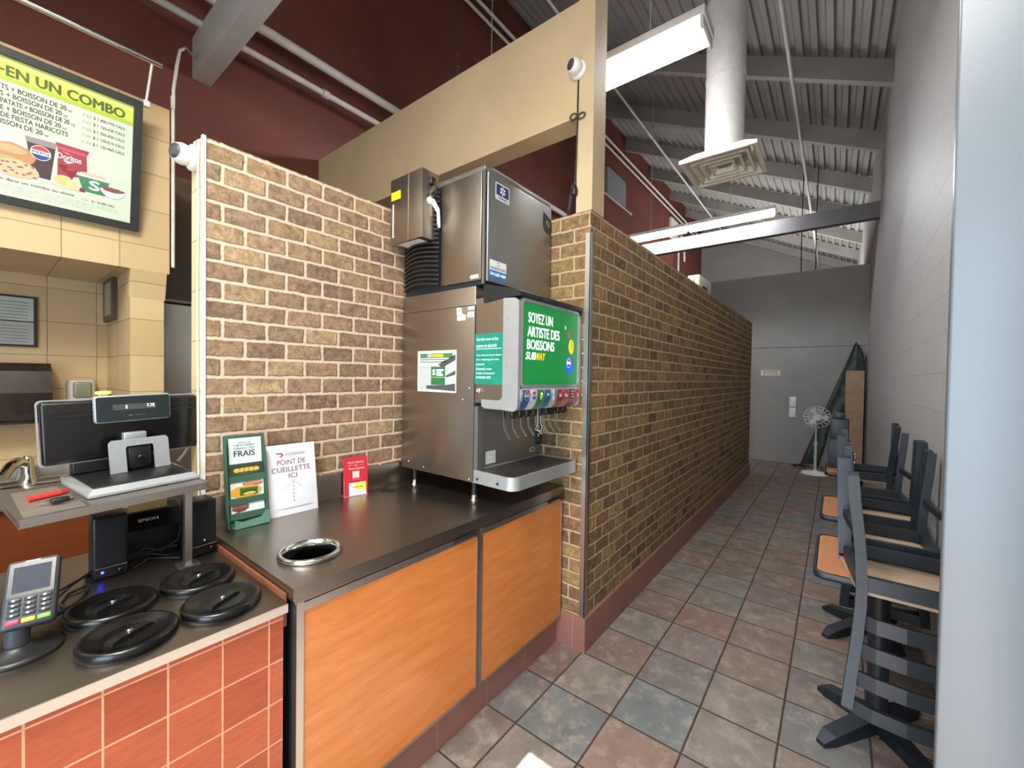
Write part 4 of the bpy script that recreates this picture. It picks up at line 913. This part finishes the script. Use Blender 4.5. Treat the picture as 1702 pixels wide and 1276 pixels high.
# ------------------------------------------------------------------ register on its raised shelf
G = T(.062, 1.70, 1.144) @ RZ(math.radians(4.6)) @ Matrix.Rotation(math.radians(-2), 4, 'Y')
t = thing('register_shelf', 'raised steel tray on a square post holding the register', 'shelf', M=G)
MB().box(0, .436, 0, .42, 0, .005).box(0, .436, 0, .004, -.02, .0).box(.432, .436, 0, .42, -.016, .008).box(0, .004, 0, .42, -.016, .004).build('tray', M_steel, t)
MB().faces([(.012, .012, .0052), (.135, .012, .0052), (.13, .38, .0052), (.03, .38, .0052)], [(0, 1, 2, 3)]).build('tray_mat', plain('dull_steel_mat', '#8d8378', .45, .5), t)
PW = T(.443, 1.757, 0)
MB(G.inverted() @ PW).box(-.01, .01, -.012, .012, .885, 1.157).build('post', M_steel, t)
MB(G.inverted() @ PW).box(-.03, .03, -.03, .03, .8822, .887).build('post_foot', M_steel, t)
t = thing('register_monitor', 'black register monitor seen from behind with a customer display on top', 'register', M=G @ T(.316, .25, .0065))
mb = MB().loft([[(x, y, z) for x, y in ((-.165-e, -.175-e), (.118+e, -.175-e), (.125, .15), (-.17, .15))] for e, z in ((0, 0), (.004, .004), (.004, .01), (-.012, .026))], True, True, False); mb.build('base_skirt', M_silver, t)
MB().box(-.152, .106, -.163, .148, .0262, .03, .001).build('base_top', plain('black_leatherette', '#1a1a1c', .35), t)
scr = MB().at(T(0, .08, 0)).box(-.22, .215, 0, .03, .077, .287, .01, 3).build('screen_back', M_blackg, t)
mb = MB().at(T(0, .08, 0))
mb.loft([[(x, y, z) for x, z in rr(-.222-e, .217+e, .075-e, .289+e, .014)] for y, e in ((.024, 0), (.024, .004), (.034, .004), (.034, 0))], True, False, False); mb.build('silver_rim', M_silver, scr)
mb = MB().at(T(0, .08, 0))
for z in (.252, .234): mb.box(-.2, .2, -.003, .001, z, z+.006)
mb.build('vent_ridges', M_black, scr)
dsp = MB().at(T(-.052, .06, 0)).box(-.05, .165, -.022, 0, .206, .303, .01, 2).build('customer_display', M_silver, t)
mb = MB(PL((-.102, .0375, .206), (1, 0, 0), (0, 0, 1))).mat(plain('display_face', '#232a2a', .15)).poly(rr(.005, .21, .005, .092, .006)).mat(P_('display_window', '#4c4a48', .2)).rect(.048, .168, .044, .064, .0006)
mb.mat(emit('display_digits', '#c6fff2', 1.5)).text('7.75', .142, .164, .05, .061, .001, .01).text('1', .083, .087, .048, .06, .001, .01).mat(P_('display_logo', '#777b78', .4)).text('o ----', .09, .135, .02, .026, .001)
mb.build('display_screen', None, dsp)
mb = MB(PL((-.075, .01, .0305), (1, 0, 0), (0, .12, 1))).prism([(0, 0), (.045, 0), (.045, .085), (.05, .09), (.118, .09), (.123, .085), (.123, 0), (.168, 0), (.168, .105), (.16, .115), (.008, .115), (0, .105)], 0, .006)
mb.build('silver_stand', M_silver, t)
MB().box(-.15, .1, .105, .147, .0305, .1, .006).build('rear_box', M_black, t)
MB().box(-.026, .044, .02, .06, .031, .12, .01).build('stand_neck', M_black, t)
MB().lathe([(.012, 0), (.014, .006), (.006, .012), (1e-4, .013)], (.01, .015, .075), 12).build('stand_knob', M_blackg, t)
MB().box(-.025, .04, .05, .0795, .11, .165, .004).build('hinge', M_silver, t)
MB().tube([(.2, .115, .2), (.205, .112, .13), (.195, .12, .08), (.18, .14, .04), (.165, .16, .012)], .005, 8).build('cable', M_white, t)
t = thing('tin_can', 'yellow flower-patterned tin peeking out above the customer display', 'tin', M=G @ T(.265, .40, .006))
tm = NT('yellow_flower_print'); vo = tm.n('ShaderNodeTexVoronoi'); vo.inputs['Scale'].default_value = 60; tm.l(tm.pos(), vo.inputs['Vector'])
tm.set(Base_Color=tm.ramp(vo.outputs[0], [(.25, '#e9d94a'), (.34, '#b7b23a'), (.5, '#3d4a12')]), Roughness=.35)
MB().lathe([(.022, 0), (.022, .303)]).build('body', tm.m, t)
MB().lathe([(.0235, .303), (.0235, .313), (.02, .315)]).build('lid', plain('yellow_lid', '#d8cf6a', .4), t)
t = thing('marker_pen', 'red marker lying on the register tray', 'marker', M=G @ T(.085, .2, .0145))
MB().tube([(-.04, .0, 0), (.03, .02, 0)], .0085, 10).build('barrel', plain('red_plastic', '#d0392c', .4), t)
MB().tube([(.03, .02, 0), (.05, .026, 0)], [.0088, .006], 10).build('cap', plain('red_plastic_dark', '#a62a22', .4), t)
t = thing('key_bunch', 'dark bunch of keys lying beside the red marker', 'keys', M=G @ T(.095, .1, .006))
mb = MB()
for k in range(5): mb.at(RZ(k*.7)).box(0, .045, -.004, .004, .002*k, .002*k+.0018)
mb.build('keys', M_chrome, t)
MB().at(T(.0, 0, .012)).box(-.02, .02, -.012, .012, -.008, .006, .004).build('fob', M_black, t)

# ------------------------------------------------------------------ corridor tables with upturned chairs
def table():
    t = thing('cafe_table', 'wood-topped pedestal table with dark edging nearest the camera', 'table', (2.475, -.18, 0), 0, 'tables along the corridor wall')
    MB().prism(rr(-.27, .27, -.215, .225, .035), .715, .738).build('top', M_woodtab, t)
    MB().loft([[(a, b, z) for a, b in rr(-.275-e, .275+e, -.22-e, .23+e, .038)] for e, z in ((-.006, .708), (.006, .712), (.009, .726), (.006, .74), (-.004, .741), (-.004, .708))], True, False, True).build('edge_band', M_dkmetal, t)
    MB().tube([(0, 0, .04), (0, 0, .69)], .038, 16).build('column', M_dkmetal, t)
    MB().box(-.16, .16, -.12, .12, .69, .7075).build('top_plate', M_dkmetal, t)
    for k in range(4):
        a = math.radians((145, 60, 215, 325)[k]); L = (.34, .24, .27, .27)[k]
        mb = MB().loft([[(r*math.cos(a)-w_*math.sin(a)*s_, r*math.sin(a)+w_*math.cos(a)*s_, z) for s_, z in ((-1, 0.002), (1, 0.002), (1, h_), (-1, h_))] for r, w_, h_ in ((0, .034, .075), (L*.85, .03, .045), (L, .018, .02))], True, True, False)
        mb.build('foot', M_dkmetal, t)
    return t
def chair():
    # built upright: seat centre at origin, front = +x, back = -x
    t = thing('cafe_chair', 'upturned dark chair', 'chair', (0, 0, 0), 0, 'upturned chairs on the corridor tables')
    w = .165
    def yo(z): return .125+.036*min(1, abs(z-.44)/.4)**1.6
    for s_ in (-1, 1):
        y = s_*w
        MB().ribbon([(x_, s_*yo(z_), z_) for x_, z_ in ((-.25, 0), (-.237, .1), (-.225, .2), (-.212, .31), (-.205, .42), (-.205, .5), (-.215, .62), (-.24, .76), (-.265, .87))], .034, .05, (0, 1, 0)).build('back_post', M_dkmetal, t)
        MB().ribbon([(.15, s_*.182, 0), (.145, s_*.178, .22), (.135, s_*.17, .425)], .046, .05, (0, 1, 0)).build('leg', M_dkmetal, t)
        MB().ribbon([(-.2, s_*.13, .41), (0, s_*.15, .42), (.135, s_*.165, .41)], .028, .045, (0, 1, 0)).build('side_rail', M_dkmetal, t)
        MB().ribbon([(-.222, s_*.135, .24), (0, s_*.16, .245), (.145, s_*.176, .24)], .018, .03, (0, 1, 0)).build('stretcher', M_dkmetal, t)
    pts = [(.165, -.14), (.178, -.07), (.182, 0), (.178, .07), (.165, .14), (.142, .19), (-.2, .135), (-.2, -.135), (.142, -.19)]
    MB().prism(pts, .445, .462).build('seat', M_ply, t)
    mb = MB().ribbon([(.14, -.187, .44), (.164, -.14, .44), (.178, -.07, .44), (.182, 0, .44), (.178, .07, .44), (.164, .14, .44), (.14, .187, .44)], .04, .02, (0, 0, 1)); mb.build('seat_rim', M_dkmetal, t)
    MB().box(-.215, -.19, -.125, .125, .39, .445).build('rear_rail', M_dkmetal, t)
    MB().box(.12, .145, -w, w, .375, .425).build('front_rail', M_dkmetal, t)
    for z in (.56, .66, .76):
        x = -.215-(z-.6)*.18
        w_ = yo(z)
        MB().ribbon([(x, -w_, z), (x-.02, -.08, z), (x-.027, 0, z), (x-.02, .08, z), (x, w_, z)], .055, .014, (0, 0, 1)).build('back_slat', M_dkmetal, t)
    MB().ribbon([(-.26, -.172, .855), (-.285, -.09, .86), (-.29, 0, .862), (-.285, .09, .86), (-.26, .172, .855)], .05, .02, (0, 0, 1)).build('top_rail', M_dkmetal, t)
    return t
tb = table(); ch = chair()
FL = Matrix.Rotation(PI, 4, 'X')
def put(first, x, flip, label, dz=0, y=-.222, obj=None):
    # upside down: seat on the table top
    M = T(x, y, .7425+.4625+dz) @ RZ(0 if flip else PI) @ FL
    if first: obj.matrix_world = M; ROOT[obj.name] = M; obj['label'] = label
    else: dup(obj, M, label)
put(True, 2.265, True, 'upturned dark chair with its slatted back hanging nearest the camera', obj=ch)
put(False, 2.64, False, 'second upturned chair, back to back with the nearest one on the same table', obj=ch)
dup(tb, T(3.42, -.18, 0), 'wood-topped pedestal table second from the camera')
put(False, 3.23, True, 'third upturned chair, on the camera side of the second table', obj=ch)
put(False, 3.605, False, 'fourth upturned chair, on the far side of the second table', obj=ch)
dup(tb, T(4.93, -.18, 0), 'wood-topped pedestal table farthest down the corridor')
put(False, 4.62, True, 'fifth upturned chair, standing beside the black boxes on the farthest table', y=-.23, obj=ch)
# things stored on the farthest table
t = thing('storage_crate', 'larger dark box at the bottom of the little stack on the farthest table', 'box', (5.02, -.04, .7415))
MB().box(-.1, .1, -.08, .08, 0, .25, .004).build('body', plain('dark_blue_crate', '#23262e', .5), t)
MB().box(-.104, .104, -.084, .084, .2505, .266, .003).build('lid', plain('dark_lid', '#34373d', .4), t)
t = thing('storage_crate', 'smaller black box on top of the stack on the farthest table', 'box', (5.02, -.04, 1.008))
MB().box(-.085, .085, -.07, .07, 0, .19, .004).build('body', M_black, t)
MB().box(-.05, .05, -.04, .04, .1905, .25, .004).build('top_handle', M_black, t)
t = thing('paper_stack', 'loose pale papers on the farthest table', 'papers', (5.05, -.25, .7415))
for k in range(4): MB().at(RZ(.25*k-.3)).box(-.08, .08, -.1, .1, .004*k, .004*k+.003).build('sheet', plain('paper_%d' % (k % 2), ('#cfd6b0', '#d9d4c4')[k % 2], .6), t)
t = thing('chrome_tap', 'small shiny chrome fitting on the farthest table', 'fitting', (5.14, -.16, .7415))
MB().lathe([(.025, 0), (.022, .02), (.012, .03), (.012, .09), (.02, .1), (.024, .115), (.016, .135), (1e-4, .14)], (0, 0, 0), 14).build('body', M_chrome, t)

# ------------------------------------------------------------------ far end of the corridor
t = thing('feather_flag', 'folded dark green feather flag leaning in the far corner', 'flag', (9.2, .4, 0))
A = Vector((9.05, .46, .02)); tip = Vector((9.33, -.27, 2.23))
pole = [A, A.lerp(tip, .35), A.lerp(tip, .7), A.lerp(tip, .92), tip, Vector((9.34, -.34, 2.1)), Vector((9.345, -.385, 1.9)), Vector((9.345, -.39, 1.7))]
MB().tube(pole, [.02, .018, .016, .014, .012, .01, .01, .009], 8).build('pole', M_black, t, True)
mb = MB(); Lp = [A.lerp(tip, f) for f in (.03, .16, .3, .42, .55, .7, .85, .97, 1)]
Rp = [Vector((9.13, .2, .06)), Vector((9.15, .12, .4)), Vector((9.16, .06, .75)), Vector((9.24, -.12, .98)), Vector((9.31, -.27, 1.3)), Vector((9.33, -.365, 1.65)), Vector((9.34, -.375, 1.95)), Vector((9.335, -.31, 2.15)), Vector((9.335, -.28, 2.22))]
rings = []
for i, (a, b) in enumerate(zip(Lp, Rp)):
    row = []
    for k in range(9):
        f = k/8; q = a.lerp(b, f); q.x += -.02*math.sin(f*PI*3+i*.4)-.005; row.append(tuple(q))
    rings.append(row)
mb.loft(rings, False, False, True); o = mb.build('banner', plain('dark_green_cloth', '#46524b', .8, 0, .25, 9), t, True)
sm = o.modifiers.new('thickness', 'SOLIDIFY'); sm.thickness = .004
for a_ in (-.5, .2, .9, 1.7):
    MB().tube([A+Vector((0, 0, .03)), A+Vector((.16*math.cos(a_*1.6+2.2), .14*math.sin(a_*1.6+2.2), .012-.02+.02))], .012, 6).build('foot', M_black, t, True)
t = thing('pedestal_fan', 'white pedestal fan with a wire cage in the far corner', 'fan', (8.6, .235, 0))
MB().lathe([(.19, 0), (.19, .014), (.17, .03), (.05, .045), (.03, .06)], (8.6, .235, 0), 28).build('base', M_white, t, True)
MB().tube([(8.6, .235, .05), (8.6, .235, .5)], .02, 12).tube([(8.6, .235, .5), (8.6, .235, .85)], .014, 12).tube([(8.6, .235, .48), (8.6, .235, .54)], .027, 12).build('pole', plain('greenish_white', '#b9c2b2', .4), t, True)
hub = Vector((8.55, .225, .95)); F = PL(hub, (0, -1, .0), (0.25, 0, 1))
MB(F).tube([(0, 0, -.1), (0, 0, .0)], .05, 14).build('motor', M_white, t, True)
mb = MB(F)
for k in range(18):
    a = 2*PI*k/18
    for s_ in (1, -1): mb.tube([(.03*math.cos(a), .03*math.sin(a), .03+.05*s_), (.12*math.cos(a), .12*math.sin(a), .03+.045*s_), (.18*math.cos(a), .18*math.sin(a), .03)], .0025, 4)
for r_ in (.18, .12): mb.tube([(r_*math.cos(2*PI*i/28), r_*math.sin(2*PI*i/28), .03+(.045 if r_ < .15 else 0)) for i in range(28)], .004, 5, True)
mb.build('cage', M_white, t, True)
for k in range(3):
    a = 2*PI*k/3; c_, s_ = math.cos(a), math.sin(a)
    def rt(u, v, n): return (u*c_-v*s_, u*s_+v*c_, n)
    MB(F).faces([rt(.03, -.02, .02), rt(.15, -.06, .015), rt(.16, .03, .045), rt(.03, .02, .04), rt(.03, -.02, .024), rt(.15, -.06, .019), rt(.16, .03, .049), rt(.03, .02, .044)], [(0, 1, 2, 3), (7, 6, 5, 4), (0, 4, 5, 1), (1, 5, 6, 2), (2, 6, 7, 3), (3, 7, 4, 0)]).build('blade', plain('clear_grey_blade', '#b9bdbf', .3), t, True)
tag(MB().loft([[(9.06+dx_, y_, z_) for y_, dx_ in ((-.14, 0), (-.385, 0), (-.385, .02), (-.14, .02))] for z_ in (.002,)]+[[(9.13+dx_, y_, 1.74) for y_, dx_ in ((-.14, 0), (-.385, 0), (-.385, .02), (-.14, .02))]], True, True, False).build('leaning_board', M_cardboard), 'tall tan board standing in the far corner behind the tables', 'board')
tag(MB().tube([(9.25, -.4, .005), (9.3, -.405, 2.0)], .01, 6).build('thin_pole', M_dkmetal), 'thin dark pole in the far right corner beside the board', 'pole')
t = thing('restroom_sign', 'small white pictogram sign on the grey end wall', 'sign', (9.39, 1.0, 1.7))
F = PL((9.3995, 1.15, 1.648), (0, -1, 0), (0, 0, 1))
MB(F).box(0, .315, 0, .098, 0, .006).build('plate', M_offwhite, t, True)
mb = MB(F).mat(M_black).rect(.03, .29, .07, .083, .0066).mat(P_('sign_yellowish', '#c9bf7a')).rect(.025, .29, .045, .062, .0064).mat(M_black).disc(.06, .045, .008, .008, .0068).poly([(.052, .036), (.068, .036), (.066, .012), (.054, .012)], .0068)
for k in range(2): mb.rect(.095, .29, .03-k*.014, .036-k*.014, .0066)
mb.build('pictogram', None, t, True)
for nm, z0, z1, lab in (('upper', 1.065, 1.25, 'upper of two white plates on the grey end wall'), ('lower', .86, 1.05, 'lower of two white plates on the grey end wall')):
    t = thing('wall_plate', lab, 'wall plate', (9.39, .62, z0))
    F = PL((9.3995, .675, z0), (0, -1, 0), (0, 0, 1))
    MB(F).box(0, .105, 0, z1-z0, 0, .02, .006).build('plate', M_white, t, True)
    MB(F).box(.03, .075, .04, z1-z0-.04, .0195, .026, .003).build('rocker', M_white, t, True)
bpy.context.view_layer.update()
